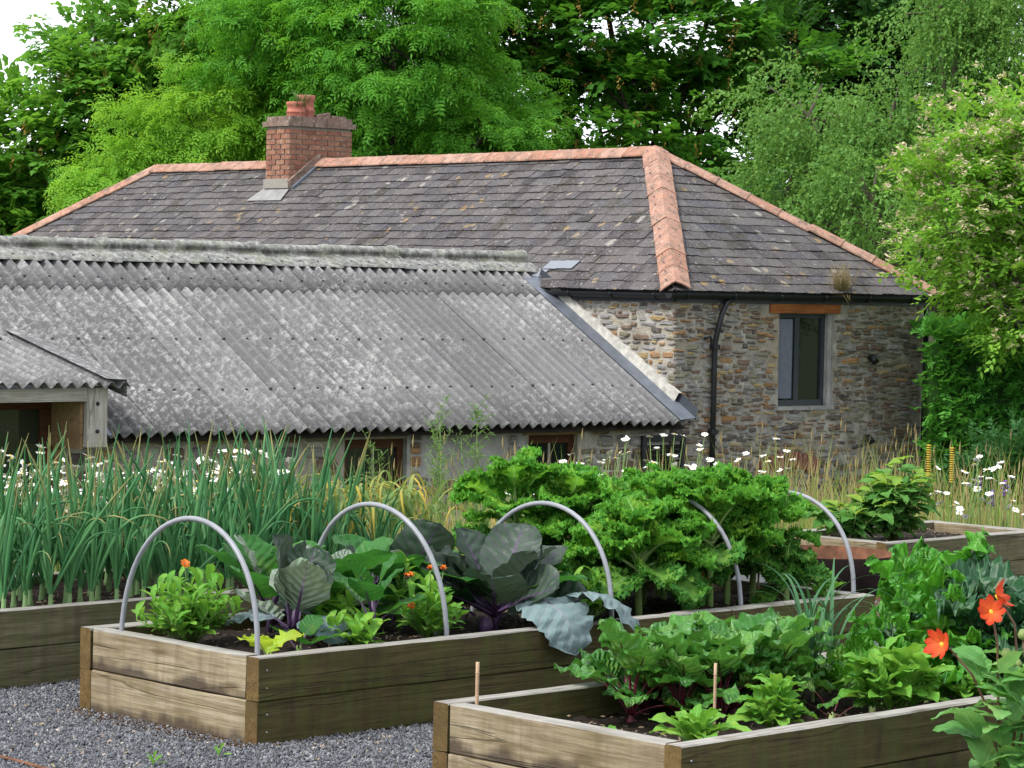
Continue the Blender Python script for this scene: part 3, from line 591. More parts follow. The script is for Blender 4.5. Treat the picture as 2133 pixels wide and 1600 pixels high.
def build_roof():
    ov = .13; zb = ZE - .03
    E0, E1, E2, E3 = arr((-ov,-ov,zb)), arr((W_+ov,-ov,zb)), arr((W_+ov,LT+ov,zb)), arr((-ov,LT+ov,zb))
    RA, RB = arr((W_/2,INS,ZR)), arr((W_/2,LT-INS,ZR))
    dk = MB().add([E0,E1,E2,E3,RA,RB], [np.array([(3,0,4,5),(1,2,5,4)]), np.array([(0,1,4),(2,3,5)])])
    dk.add([E0,E1,E2,E3], np.array([(3,2,1,0)]))
    roof = dk.build('roof', MAT['slate'], house)
    # slates, course by course, on the two slopes that show
    rs = np.random.default_rng(8); vm = []
    for i in range(8):
        m = 6; xs = np.linspace(-.5,.5,m); tail = rs.normal(0,.012,m); tail[0] += rs.uniform(0,.03); tail[-1] += rs.uniform(0,.03)
        top = np.stack([xs, tail, np.full(m,1.0)],-1); bot = top*[1,1,0]; up = np.stack([xs, np.full(m,1.0), np.full(m,.0)],-1)
        j = np.arange(m-1)
        V = np.concatenate([top, bot, up]); F = [np.stack([j,j+1,j+1+2*m,j+2*m],-1), np.stack([j+m,j+m+1,j+1,j],-1), np.array([(0,2*m,m),(m-1,2*m-1,3*m-1)])]
        vm.append((V, F))
    items = []
    def slope(A, B, RA_, RB_, nc, w0):
        ex = nrm(B-A); N = nrm(np.cross(B-A, RA_-A)); up = nrm(np.cross(N, ex)); S = np.dot(RA_-A, up); g = S/nc
        for c in range(nc):
            s = c*g - .02; f0 = np.dot(RA_-A, ex)/S; f1 = np.dot(RB_-B, ex)/S
            sm = s + g*.5; t0 = f0*sm - .05; t1 = np.dot(B-A,ex) + f1*sm + .05
            if t1 - t0 < .1: continue
            t = t0 - (w0*.5 if c%2 else 0) + rs.uniform(-.03,.03)
            while t < t1:
                w = w0*rs.uniform(.82,1.15); a, b = max(t,t0), min(t+w-.004, t1); t += w
                if b-a < .04: continue
                P = A + ex*(a+b)/2 + up*(s+rs.normal(0,.006)) + N*(.012+abs(rs.normal(0,.003)))
                ln = g*1.35; tl = math.atan2(.012, ln)
                X = ex*math.cos(0) ; rot = rs.normal(0,.012); X = ex*math.cos(rot)+up*math.sin(rot); Yv = -ex*math.sin(rot)+up*math.cos(rot)
                Yv = Yv - N*math.sin(tl)*.8
                M3 = np.stack([X*(b-a), Yv*ln, N*rs.uniform(.006,.012)],1)
                items.append((P, M3, int(rs.integers(8))))
    slope(E3, E0, RB, RA, 17, .225); slope(E0, E1, RA, RA, 17, .225)
    key = lambda it: it[0][0]*.638 + it[0][1]*.77
    items.sort(key=key); mbr = MB(); mm = [MB().add(V, [f.copy() for f in F]).mesh('slate', MAT['slate']) for V, F in vm]
    for k, (P, M3, i) in enumerate(items):
        M4 = Matrix([[*M3[r], P[r]] for r in range(3)] + [[0,0,0,1]])
        if k < 300: ob('slate', mm[i], roof, mat=M4)
        else: mbr.add(vm[i][0] @ M3.T + P, [f.copy() for f in vm[i][1]])
    tag(mbr.build('far_slates', MAT['slate'], roof), kind='stuff')
    # two replaced slates above the outbuilding's ridge
    N = nrm(np.cross(E0-E3, RB-E3)); up = nrm(np.cross(N, nrm(E0-E3)))
    for y, s in ((2.36,.33),(2.1,.34),(2.5,.17)):
        P = arr((-ov,y,zb)) + up*s + N*.03
        M3 = np.stack([arr((0,-1,0))*.27, up*.17, N*.012],1); ob('slate', MB().add(vm[0][0],[f.copy() for f in vm[0][1]]).mesh('new_slate', MAT['newslate']), roof, mat=Matrix([[*M3[r],P[r]] for r in range(3)]+[[0,0,0,1]]))
    # terracotta ridge and hip tiles: an angled cap, one object each
    def cap(l, wd, dr, seed):
        r_ = np.random.default_rng(seed); n = 7; prof = []
        for q in np.linspace(-1,1,n): prof.append((q*wd, -dr*abs(q)**1.25 + .012*(1-abs(q))))
        prof = arr(prof); V = []
        for x, f in ((0,1.07),(.05*l,1.07),(.06*l,1.0),(l*1.03,.98)):
            for th in (0,1): V.append(np.stack([np.full(n,x), prof[:,0]*f, prof[:,1]*f - th*.018 + (.006 if f>1 else 0)],-1))
        V = np.stack(V).reshape(4,2,n,3); idx = np.arange(4*2*n).reshape(4,2,n); F = []
        for i in range(3):
            for j in range(n-1):
                F.append((idx[i,0,j],idx[i+1,0,j],idx[i+1,0,j+1],idx[i,0,j+1])); F.append((idx[i,1,j],idx[i,1,j+1],idx[i+1,1,j+1],idx[i+1,1,j]))
            for j in (0,n-1): F.append((idx[i,0,j],idx[i,1,j],idx[i+1,1,j],idx[i+1,0,j]))
        for i in (0,3):
            for j in range(n-1): F.append((idx[i,0,j],idx[i,0,j+1],idx[i,1,j+1],idx[i,1,j]))
        return MB().add(V.reshape(-1,3), np.array(F), 0, smooth=False)
    def run(A, B, step, wd, dr, n_up, lift):
        A, B = arr(A), arr(B); X = nrm(B-A); L = np.linalg.norm(B-A); n = round(L/step); m = cap(L/n, wd, dr, n).mesh('ridge_tile', MAT['ridge'])
        Z = nrm(arr(n_up) - X*np.dot(n_up,X)); Y = np.cross(Z,X)
        for i in range(n):
            P = A + X*(L/n)*i + Z*(lift+rs.normal(0,.004)); t_ = rs.normal(0,.012)
            X2 = X*math.cos(t_)+Y*math.sin(t_); Y2 = -X*math.sin(t_)+Y*math.cos(t_)
            ob('ridge_tile', m, roof, mat=Matrix([[X2[r],Y2[r],Z[r],P[r]] for r in range(3)]+[[0,0,0,1]]))
    run(RB, RA, .46, .15, .105, (0,0,1), .07)
    run(E0+arr((.03,.03,.01)), RA, .43, .17, .092, (-.45,-.36,1), .095); run(E1+arr((-.03,.03,.01)), RA, .43, .14, .078, (.45,-.36,1), .075)
    run(E3+arr((.03,-.03,.01)), RB, .43, .14, .078, (-.45,.36,1), .075)
    # gutters, brackets, fascia
    def gutter(A, B, out, name='gutter'):
        A, B, out = map(arr,(A,B,out)); X = nrm(B-A); n = 11; a = np.linspace(0,PI,n)
        mb = MB(); V = []
        for P in (A,B):
            for r_ in (.062,.056): V.append(P + out*(.07 - r_*np.cos(a))[:,None] + arr((0,0,1))*(-r_*np.sin(a))[:,None])
        V = np.stack(V).reshape(-1,3); j = np.arange(n-1); F = [np.stack([j,j+1,j+1+2*n,j+2*n],-1), np.stack([j+n,j+n+2*n,j+1+3*n,j+1+n],-1),
             np.array([(0,2*n,3*n,n),(n-1,2*n-1,4*n-1,3*n-1)])]
        F.append(np.stack([j,j+n,j+1+n,j+1],-1)); F.append(np.stack([j+2*n,j+1+2*n,j+1+3*n,j+3*n],-1)); mb.add(V,F,0,smooth=False)
        for P in (A,B): mb.add(np.concatenate([P+out*(.07-.057*np.cos(a))[:,None]+arr((0,0,1))*(-.057*np.sin(a))[:,None]]), np.arange(n)[None])
        g = mb.build(name, MAT['black'], house); L = np.linalg.norm(B-A)
        for t_ in np.arange(.25, L, .75):
            P = A + X*t_; bb = MB(); pts = [P+out*(.07-.068*math.cos(q))+arr((0,0,1))*(-.068*math.sin(q)) for q in np.linspace(0,PI,9)]
            bb.tube(pts, .010, 5); bb.build('bracket', MAT['black'], g)
    gutter((-.20,-.02,ZE-.055), (W_+.16,-.02,ZE-.055), (0,-1,0)); gutter((-.03,-.05,ZE-.06), (-.03,2.5,ZE-.06), (-1,0,0))
    MB().box((-.02,-.035,ZE-.16),(W_+.02,-.012,ZE-.03)).build('fascia', MAT['fascia'], house)
    MB().box((-.045,-.012,ZE-.16),(-.02,2.62,ZE-.03)).build('fascia', MAT['fascia'], house)
    return roof
roof = build_roof()

def build_chimney():
    x0, x1, y0, y1, zb, zt = 1.55, 2.66, 9.91, 10.50, 3.28, 4.29
    ch = MB().box((x0+.012,y0+.012,zb-.3),(x1-.012,y1-.012,zt)).build('chimney', MAT['brickmortar'], house); rs = np.random.default_rng(3)
    bl, g, hc = .215, .012, .075; cache = {}
    def brick(x, y, z, w, alongx, mat='brick', h=hc-.012):
        k = (round(w,2), alongx, mat)
        if k not in cache:
            d = (w/2,0,0) if alongx else (0,w/2,0); e = (0,.05,0) if alongx else (.05,0,0)
            cache[k] = MB().obox((0,0,0), d, e, (0,0,h/2)).mesh('brick', MAT[mat])
        ob('brick', cache[k], ch, mat=MT((x,y,z), rs.normal(0,.01), rs.normal(0,.01), rs.normal(0,.01)))
    nc = int((zt-zb)/hc)
    for c in range(nc):
        z = zb + (c+.5)*hc
        for face in (0,1,2,3):
            lo, hi = ((x0,x1) if face < 2 else (y0,y1)); t = lo - (bl*.5 if (c+face//2)%2 else 0)
            while t < hi-.03:
                a, b = max(t,lo), min(t+bl,hi); t += bl+g
                if b-a < .04: continue
                w = b-a-(0 if t < hi else .0)
                if face == 0: brick((a+b)/2, y0+.046, z, w, True)
                elif face == 1: brick((a+b)/2, y1-.046, z, w, True)
                elif face == 2: brick(x0+.046, (a+b)/2, z, w-.012, False)
                else: brick(x1-.046, (a+b)/2, z, w-.012, False)
    for lev, (o, z, h) in enumerate(((.045,zt+.038,.074),(-.0,zt+.112,.07))):       # projecting courses
        for t in np.arange(x0-o, x1+o-.05, .225):
            w = min(.215, x1+o-t)
            if lev and (rs.random() < .25 and t > 2.0): continue
            brick(t+w/2, y0-o+.05, z, w, True, 'brickcap', h); brick(t+w/2, y1+o-.05, z, w, True, 'brickcap', h)
        for t in np.arange(y0-o+.1, y1+o-.12, .225):
            w = min(.215, y1+o-.1-t); brick(x0-o+.052, t+w/2, z, w, False, 'brickcap', h); brick(x1+o-.052, t+w/2, z, w, False, 'brickcap', h)
    xs, ys = np.meshgrid(np.linspace(x0+.03,x1-.03,14), np.linspace(y0+.04,y1-.04,8), indexing='ij')
    Z = zt+.10+.05*np.exp(-((xs-1.85)**2+(ys-10.2)**2)/.08)+.02*vnoise(np.stack([xs,ys],-1),6,2); MB().add(np.stack([xs,ys,Z],-1), grid(14,8), smooth=True).build('flaunching', MAT['brickmortar'], ch)
    for (x,y,z,h,r_) in ((1.80,10.12,zt+.13,.235,.14),(2.04,10.22,zt+.12,.36,.135)):
        p = MB().lathe([(r_,0),(r_*.97,h*.32),(r_*1.03,h*.35),(r_*1.03,h*.40),(r_*.94,h*.43),(r_*.90,h*.72),(r_*1.02,h*.80),(r_*1.04,h*.98),(r_*.98,h),(r_*.8,h),(r_*.78,h*.3)], 24)
        p.build('chimney_pot', MAT['pot'], ch, (x,y,z))
    MB().obox((2.25,10.1,zt+.17),(.1,0,.02),(0,.07,0),(0,0,.045)).obox((2.5,10.05,zt+.16),(.11,0,0),(0,.06,0),(0,0,.03)).build('loose_cap_stone', MAT['brickcap'], ch)
    # plants growing in the pots
    w = MB()
    for i in range(46):
        a = R.uniform(0,6.28); h = R.uniform(.1,.27); P = arr((1.80+R.normal(0,.05),10.03+R.normal(0,.05),zt+.3)); q = P+arr((math.cos(a)*.11,math.sin(a)*.11,h))
        w.tube([P,(P+q)/2+arr((0,0,.05)),q], [.004,.003,.001], 3)
    w.build('pot_weed', MAT['weed'], ch)
    # lead apron, stepped side flashing and mortar fillet
    sl = lambda x: ZE-.03 + (x+.13)*(ZR-ZE+.03)/(W_/2+.13)
    ap = MB(); ap.add([(x0-.23,y0-.12,sl(x0-.23)+.045),(x0-.23,y1+.16,sl(x0-.23)+.045),(x0,y1+.05,sl(x0)+.05),(x0,y0-.02,sl(x0)+.05)], np.array([(0,1,2,3),(3,2,1,0)])); ap.build('lead_apron', MAT['white'], ch)
    MB().obox((x0-.012,(y0+y1)/2,sl(x0)+.12),(.02,0,0),(0,(y1-y0)/2+.02,0),(0,0,.07)).build('cement_base', MAT['brickmortar'], ch)
    A, B = arr((x0-.02,y0-.03,sl(x0)+.10)), arr((W_/2-.02,y0-.03,sl(W_/2)+.10)); X = (B-A)/2
    MB().obox((A+B)/2, X, (0,.035,0), (-.02,0,.055)).build('mortar_fillet', MAT['brickcap'], ch)
    for i in range(4):
        P = A + (B-A)*(i+.5)/4.2 + arr((.02,-.045,-.055)); MB().obox(P, X/4.3, (0,.05,0), (-.01,0,.022)).build('lead_soaker', MAT['lead'], ch)
build_chimney()

def build_window_and_pipes():
    a, b, c, d = WIN; y = .07
    wn = ob('window', None, house)
    def fr(name, m, lo, hi, par): return MB().box(lo,hi).build(name, m, par)
    b2 = b - .07                                            # plastered right reveal
    fr('reveal', MAT['render'], (b2+.003,.02,c),(b-.003,.20,d), wn)
    f = MB(); t = .055
    for lo,hi in (((a,y,c),(a+t,y+.06,d)),((b2-t,y,c),(b2,y+.06,d)),((a+t,y,c),(b2-t,y+.06,c+.07)),((a+t,y,d-t),(b2-t,y+.06,d)),((a+.32,y-.01,c+.071),(a+.40,y+.06,d-t-.001))): f.box(lo,hi)
    f.build('frame', MAT['anthracite'], wn)
    fr('pane', MAT['glass'], (a+t,y+.03,c+.07),(a+.32,y+.036,d-t), wn); fr('pane', MAT['glass'], (a+.40,y+.03,c+.07),(b2-t,y+.036,d-t), wn)
    # net curtain drawn close to the glass at one side
    xs = np.linspace(a+t+.005,a+.30,26); V = []
    for z in (c+.09,d-.07): V += [(x, y+.010+.016*math.sin(i*1.9), z) for i,x in enumerate(xs)]
    i = np.arange(25); MB().add(V, np.stack([i,i+1,i+27,i+26],-1), smooth=True).build('curtain', MAT['curtain'], wn)
    MB().box((a-.03,-.03,c-.045),(b+.02,.14,c-.002)).build('sill', MAT['render'], wn)
    MB().box((1.50,-.022,1.80),(2.68,.1,1.93)).build('lintel', MAT['w_lintel'], house)
    # downpipe with swan neck
    p = [(.78,-.09,ZE-.12),(.70,-.10,ZE-.17),(.62,-.11,ZE-.30),(.575,-.09,ZE-.5),(.57,-.065,ZE-.62),(.57,-.06,1.2),(.57,-.06,-.9)]
    dp = MB().tube(p, .032, 10).build('downpipe', MAT['black'], house)
    for z in (1.38,.4): MB().box((.52,-.10,z),(.62,-.02,z+.05)).build('clip', MAT['black'], dp)
    MB().tube([(.42,-.05,1.50),(.50,-.06,1.52),(.54,-.06,1.42),(.57,-.06,1.36)], .018, 6).build('overflow_pipe', MAT['black'], house)
    for x, z in ((3.22,1.25),(3.18,.28)):
        MB().tube([(x,.02,z+.02),(x,-.07,z+.02),(x,-.11,z-.03)], [.045,.045,.05], 10).build('vent_pipe', MAT['black'], house)
    MB().tube([(W_+.02,.06,ZE-.1),(W_+.12,.06,ZE-.3),(W_+.10,.06,ZG)], .04, 8).build('downpipe', MAT['black'], house)
    # cement fillet up the wall above the outbuilding's flashing
    n = 90; t_ = np.linspace(0,1,n); A, B = arr((-.06,2.30,2.02)), arr((-.06,-.07,.78)); w = .19-.05*t_+.012*vnoise(np.stack([t_*22,t_*0],-1),1,5)+.008*vnoise(np.stack([t_*60,t_*0],-1),1,6); w[:9] *= np.linspace(.2,1,9)
    lo = A+(B-A)*t_[:,None]; hi = lo + np.stack([t_*0+.012,-w*.45,w*.75],-1); bk = hi + arr((.05,0,0))
    V = np.concatenate([lo,hi,bk]); j = np.arange(n-1); F = [np.stack([j,j+1,j+1+n,j+n],-1), np.stack([j+n,j+n+1,j+1+2*n,j+2*n],-1)]
    MB().add(V,F,smooth=False).build('cement_fillet', MAT['fillet'], house)
    # tuft of dry grass rooted in the gutter
    g = MB()
    for k in range(150):
        a_ = R.uniform(0,6.28); s_ = R.uniform(.05,.2); h = R.uniform(.12,.42); P = arr((2.62+R.normal(0,.07),-.09+R.normal(0,.02),ZE-.05))
        q = P + arr((math.cos(a_)*s_, math.sin(a_)*s_*.6, h if k%5 else -h*.3)); g.tube([P,(P+q)/2+arr((0,0,.04)),q],[.004,.003,.001],3)
    o = g.build('gutter_grass', MAT['grasstan']); o.location = PK; o.rotation_euler = (0,0,AH)
    tag(o, 'tuft of dry brown grass sprouting from the cottage gutter', 'grass tuft')
build_window_and_pipes()

# ------------------------------------------------------------------ outbuilding with corrugated roof (same local frame)
shed = thing('outbuilding', 'low stone outbuilding with grey corrugated roof abutting the cottage', 'outbuilding', PK, AH)
VE, ZEV, VR, ZRD = -.35, .53, 2.85, 2.31
SL = arr((0, VR-VE, ZRD-ZEV)); SLEN = np.linalg.norm(SL); SUP = SL/SLEN; SN = nrm(np.cross(arr((1,0,0)), SUP))
DX = -7.74                                                         # the porch opens left of this
def corr_sheet(w, l, pitch=.146, amp=.031, th=.007, nail_rows=()):
    k = 8; n = int(round(w/pitch*k))+1; xs = np.linspace(0,w,n); z = amp*np.cos(xs/pitch*2*PI)
    rows = max(2,int(l/.5)); V = []
    for t in np.linspace(0,l,rows):
        V.append(np.stack([xs, np.full(n,t), z+th],-1))
    for t in np.linspace(0,l,rows): V.append(np.stack([xs, np.full(n,t), z],-1))
    V = np.stack(V); g = grid(rows,n); m = rows*n; mb = MB(); mb.add(V.reshape(-1,3), [g[:, ::-1], g+m], 0, smooth=True)
    j = np.arange(n-1); mb.F.append((np.stack([j,j+1,j+1+m,j+m],-1)[:, ::-1],0,False)); mb.F.append((np.stack([j,j+1,j+1+m,j+m],-1)+(rows-1)*n,0,False))
    i = np.arange(rows-1)*n; mb.F.append((np.stack([i,i+n,i+n+m,i+m],-1),0,False)); mb.F.append((np.stack([i,i+n,i+n+m,i+m],-1)[:, ::-1]+n-1,0,False))
    for t in nail_rows:
        for q in range(0, int(w/pitch)+1, 1 if w < .5 else 2):
            if q*pitch > w-.03: continue
            P = arr((q*pitch, t, amp+th)); mb.lathe([(.017,-.004),(.015,.006),(.006,.012),(0,.013)], 8, 1, P)
    return mb
def frame_m(P, X, Y, Z): return Matrix([[X[r],Y[r],Z[r],P[r]] for r in range(3)]+[[0,0,0,1]])
def build_outbuilding():
    rf = MB().add([arr((DX,VE+.1,ZEV-.05)), arr((-.02,VE+.1,ZEV-.05)), arr((-.02,VR,ZRD-.09)), arr((DX,VR,ZRD-.09)), arr((-.02,5.5,.7)), arr((-9.9,5.5,.7)), arr((-9.9,VR,ZRD-.09)), arr((-9.9,1.4,1.45)), arr((DX,1.4,1.45))],
                  [np.array([(0,1,2,3),(2,4,5,6),(8,3,6,7)])]).build('roof', MAT['bark'], shed)
    cov = .876; lo_len = SLEN*(2.17-VE)/(VR-VE)+.06; up0 = lo_len-.10; rs = np.random.default_rng(5)
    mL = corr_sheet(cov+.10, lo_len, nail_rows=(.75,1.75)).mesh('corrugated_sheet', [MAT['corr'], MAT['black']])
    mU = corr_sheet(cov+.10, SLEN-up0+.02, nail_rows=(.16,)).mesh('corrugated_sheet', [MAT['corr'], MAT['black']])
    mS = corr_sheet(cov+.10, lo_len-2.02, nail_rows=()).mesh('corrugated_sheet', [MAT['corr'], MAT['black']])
    X = arr((1.,0,0)); A = arr((0,VE,ZEV))
    for i in range(11):
        u = -.02 - .10 - (i+1)*cov + .876*0
        for lev in (0,1):
            m = (mL if u > DX-.35 else mS) if lev == 0 else mU
            s0 = (0 if u > DX-.35 else 2.02) if lev == 0 else up0
            P = A + X*u + SUP*(s0 + rs.normal(0,.006)) + SN*(.004 + .009*lev + .011*(i%2) + .030)
            if lev == 0 and DX-.35 < u < DX: P = P
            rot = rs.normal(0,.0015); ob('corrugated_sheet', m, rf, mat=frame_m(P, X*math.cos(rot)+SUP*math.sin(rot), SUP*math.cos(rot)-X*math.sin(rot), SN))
    # roll-top ridge caps
    dr = (ZRD-ZEV)/(VR-VE); n = 15; prof = []
    prof += [(-.31,-.31*dr+.088),(-.305,-.305*dr+.106),(-.18,-.18*dr+.106),(-.10,.045)]
    a = np.linspace(PI*1.12,-PI*.12,11); prof += [(.082*math.cos(q), .080+.082*math.sin(q)) for q in a]
    prof += [(.10,.045),(.3,-.3*dr+.1)]; prof = arr(prof); m_ = len(prof)
    for i, u in enumerate(np.arange(.10, -10, -.98)):
        l = 1.04; V = []
        for x, f in ((-l,1.0),(-.1,1.0),(-.095,1.11),(0,1.11)): V.append(np.stack([np.full(m_,x), prof[:,0]*f, prof[:,1]*f+(.0)],-1))
        V = np.stack(V); cpm = MB().add(V.reshape(-1,3), grid(4,m_), 0, smooth=True)
        cpm.add(V[3] , np.arange(3,m_-2)[None]); cpm.add(V[3][[0,1,2,3]] , np.array([(0,1,2,3)]))
        for t in (-.8,-.55,-.3): cpm.lathe([(.013,-.004),(.012,.005),(0,.010)], 7, 1, (t,-.24,-.24*dr+.108))
        c_ = cpm.build('ridge_cap', [MAT['cap'],MAT['black']], rf); c_.matrix_local = MT((u,VR,ZRD+.01+rs.normal(0,.004)), rs.normal(0,.004), rs.normal(0,.004))
    # lead flashing along the cottage wall
    A2, B2 = A + X*-.02 + SN*.075, A + SL*.875 + X*-.02 + SN*.075
    def strip(name, m, q): MB().add([A2+q[0],A2+q[1],B2+q[1],B2+q[0],A2+q[0]-SN*.006,A2+q[1]-SN*.006,B2+q[1]-SN*.006,B2+q[0]-SN*.006], np.array([(0,1,2,3),(7,6,5,4),(0,4,5,1),(3,2,6,7),(1,5,6,2),(0,3,7,4)])).build(name, m, rf)
    strip('lead_flashing', MAT['lead'], (arr((-.22,0,0)), arr((.012,0,.02)))); strip('lead_upstand', MAT['fascia'], (arr((.004,0,.0)), arr((.018,-.03,.12))))
    # front wall, with openings for two windows and the porch
    w = MB(); ops = [(-2.13,-1.41),(-4.60,-3.79),(-9.3,-7.95)]; xs = [-.02,-1.41,-2.13,-3.79,-4.60,-7.95]; wi = 0
    for x1, x0, mi in ((-.02,-1.41,0),(-2.13,-3.79,1),(-4.60,-7.95,0)):
        panel(w, (x0,.03,ZG), (x1-x0,0,0), (0,0,.52-ZG), int((x1-x0)*20), 44, .016, 30+mi, (0,-1,0), mi)
        for x in (x0,x1): w.add([(x,.03,ZG),(x,.35,ZG),(x,.35,.52),(x,.03,.52)], np.array([(0,1,2,3),(3,2,1,0)]), mi)
    for x0,x1 in ops[:2]: w.box((x0,.05,.435),(x1,.3,.52),0); w.box((x0,.04,ZG),(x1,.3,-.62),0)
    wall = w.build('wall', [MAT['mortar_pale'],MAT['render']], shed); rs = np.random.default_rng(77)
    st = rubble(-1.38,-.03,-.9,.5,rs,(),.05,.12,.14,.36,.06,[.10,.25,.33,.14,.12,.06])+rubble(-7.9,-4.65,-.6,.5,rs,(),.07,.17,.16,.42,.14,[.13,.26,.24,.10,.12,.15])+rubble(-3.75,-2.2,-.9,.02,rs,(),.05,.11,.16,.4,.1,[.1,.3,.3,.15,.1,.05])+rubble(-3.75,-3.5,-.05,.45,rs,(),.07,.13,.12,.2,.1,[.3,.2,.2,.1,.1,.1])+rubble(-2.42,-2.16,-.05,.45,rs,(),.1,.2,.14,.22,.05,[.0,.1,.7,.2,.0,.0])
    for (x,z,ww,h,mi) in st: stone_ob(wall, int(rs.integers(12)), mi, MT((x,.022,z), 0, rs.normal(0,.04), rs.normal(0,.03), (ww,rs.uniform(.018,.035),h)))
    MB().box((-9.8,.36,ZG),(-9.6,5.4,.7)).box((-9.6,5.2,ZG),(-.05,5.4,.7)).build('rear_wall', MAT['mortar'], shed)
    for x0,x1 in ops[:2]:
        wn = ob('window', None, shed); t = .075; z0, z1 = -.62, .43; y = .10; f = MB(); xm = (x0+x1)/2 + .02
        for lo,hi in (((x0,y,z0),(x0+t,y+.07,z1)),((x1-t,y,z0),(x1,y+.07,z1)),((x0+t,y,z1-.09),(x1-t,y+.07,z1)),((x0+t,y,z0),(x1-t,y+.07,z0+t))): f.box(lo,hi)
        f.build('frame', MAT['w_brown'], wn); MB().box((xm-.014,y+.015,z0+t),(xm+.014,y+.055,z1-.09)).build('glazing_bar', MAT['w_oak'], wn)
        MB().box((x0+t,y+.03,z0+t),(xm-.014,y+.036,z1-.09)).build('pane', MAT['glass'], wn); MB().box((xm+.014,y+.03,z0+t),(x1-t,y+.036,z1-.09)).build('pane', MAT['glass'], wn)
    MB().box((-2.2,.0,.436),(-1.35,.05,.50)).build('lintel', MAT['w_tan'], shed)
    # black slatted hatch leaning at the corner
    h = ob('hatch', None, shed); MB().box((-.49,-.03,-.75),(-.42,.0,.40)).box((.11,-.03,-.75),(.18,.0,.40)).box((-.42,-.03,.33),(.11,.0,.40)).build('frame', MAT['black'], h)
    for i in range(18): MB().obox((-.155,-.012,-.72+i*.058),(.262,0,0),(0,.006,.0),(0,-.012,.026)).build('slat', MAT['black'], h)
    # ------------ porch dormer
    po = ob('porch', None, shed); yf = -.55
    def bar(name, m, lo, hi, seed):
        lo, hi = arr(lo), arr(hi); d = hi-lo; ax = int(np.argmax(d)); o3 = [ax]+[k for k in range(3) if k != ax]
        mb = board_mesh(d[o3[0]], d[o3[1]], d[o3[2]], seed, .004); V = mb.V[0].copy(); Q = np.zeros_like(V)
        for i_,k in enumerate(o3): Q[:,k] = V[:,i_]
        if ax == 1: mb.F = [(f[:, ::-1],a_,b_) for f,a_,b_ in mb.F]
        mb.V[0] = V; rot = {0:Matrix.Identity(3),1:Matrix.Rotation(PI/2,3,'Z'),2:Matrix.Rotation(-PI/2,3,'Y')}[ax]
        dd = (d[0],d[1],d[2]) if ax == 0 else (d[1],d[0],d[2]) if ax == 1 else (d[2],d[1],d[0])
        m_ = board_mesh(*dd, seed, .004).mesh(name, [m,m,m]); M4 = rot.to_4x4(); M4.translation = Vector((lo+hi)/2); return ob(name, m_, po, mat=M4)
    bar('post', MAT['w_oak'], (-8.02,yf,.47), (-7.80,yf+.07,1.03), 1); bar('post', MAT['w_oak'], (-9.20,yf,.47), (-8.98,yf+.07,1.03), 2)
    bar('beam', MAT['w_oak'], (-8.978,yf+.005,.90), (-8.022,yf+.075,1.03), 3)
    for z in (.62,.88): 
        b_ = MB().lathe([(.02,0),(.018,.01),(0,.012)],10).build('bolt', MAT['black'], po); b_.matrix_local = MT((-7.91,yf,z),0,0,PI/2)
    MB().box((-8.05,yf+.075,.45),(-8.02,.1,1.02)).build('cheek', MAT['w_tan'], po)
    MB().box((-7.99,yf+.075,.50),(-7.78,1.2,1.04)).build('side_wall', MAT['lead'], po)
    rl = 2.1; sl_ = .21; Y = nrm(arr((0,1,sl_))); Z = nrm(np.cross(X,Y))
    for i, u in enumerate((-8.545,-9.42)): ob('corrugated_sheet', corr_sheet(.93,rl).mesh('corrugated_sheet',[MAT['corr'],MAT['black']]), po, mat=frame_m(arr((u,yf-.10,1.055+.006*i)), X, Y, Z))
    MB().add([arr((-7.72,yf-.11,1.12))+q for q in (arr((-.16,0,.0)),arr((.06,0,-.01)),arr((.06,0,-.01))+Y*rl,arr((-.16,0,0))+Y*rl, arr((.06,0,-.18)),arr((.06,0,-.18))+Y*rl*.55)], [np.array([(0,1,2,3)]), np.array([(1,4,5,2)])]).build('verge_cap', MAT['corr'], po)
    d = ob('glazed_door', None, shed); f = MB(); y = .06
    for lo,hi in (((-8.17,y,ZG),(-8.03,y+.08,.96)),((-9.4,y,ZG),(-9.26,y+.08,.96)),((-9.26,y,.80),(-8.17,y+.08,.96)),((-9.26,y,ZG),(-8.17,y+.08,ZG+.12))): f.box(lo,hi)
    f.build('frame', MAT['w_brown'], d); MB().box((-9.26,y+.035,ZG+.12),(-8.17,y+.045,.80)).build('pane', MAT['glass2'], d)
    MB().box((-9.45,yf+.1,.965),(-8.03,.14,1.0)).box((-8.03,.02,ZG),(-7.95,.3,.45)).build('soffit', MAT['w_tan'], po)
    MB().add([arr((DX-.08,VE+.04,ZEV+.03)),arr((DX+.16,VE+.0,ZEV+.035)),arr((DX+.10,VE+.55,ZEV+.36)),arr((DX-.08,VE+.55,ZEV+.36))], np.array([(0,1,2,3),(3,2,1,0)])).build('lead_valley', MAT['lead'], shed)
build_outbuilding()

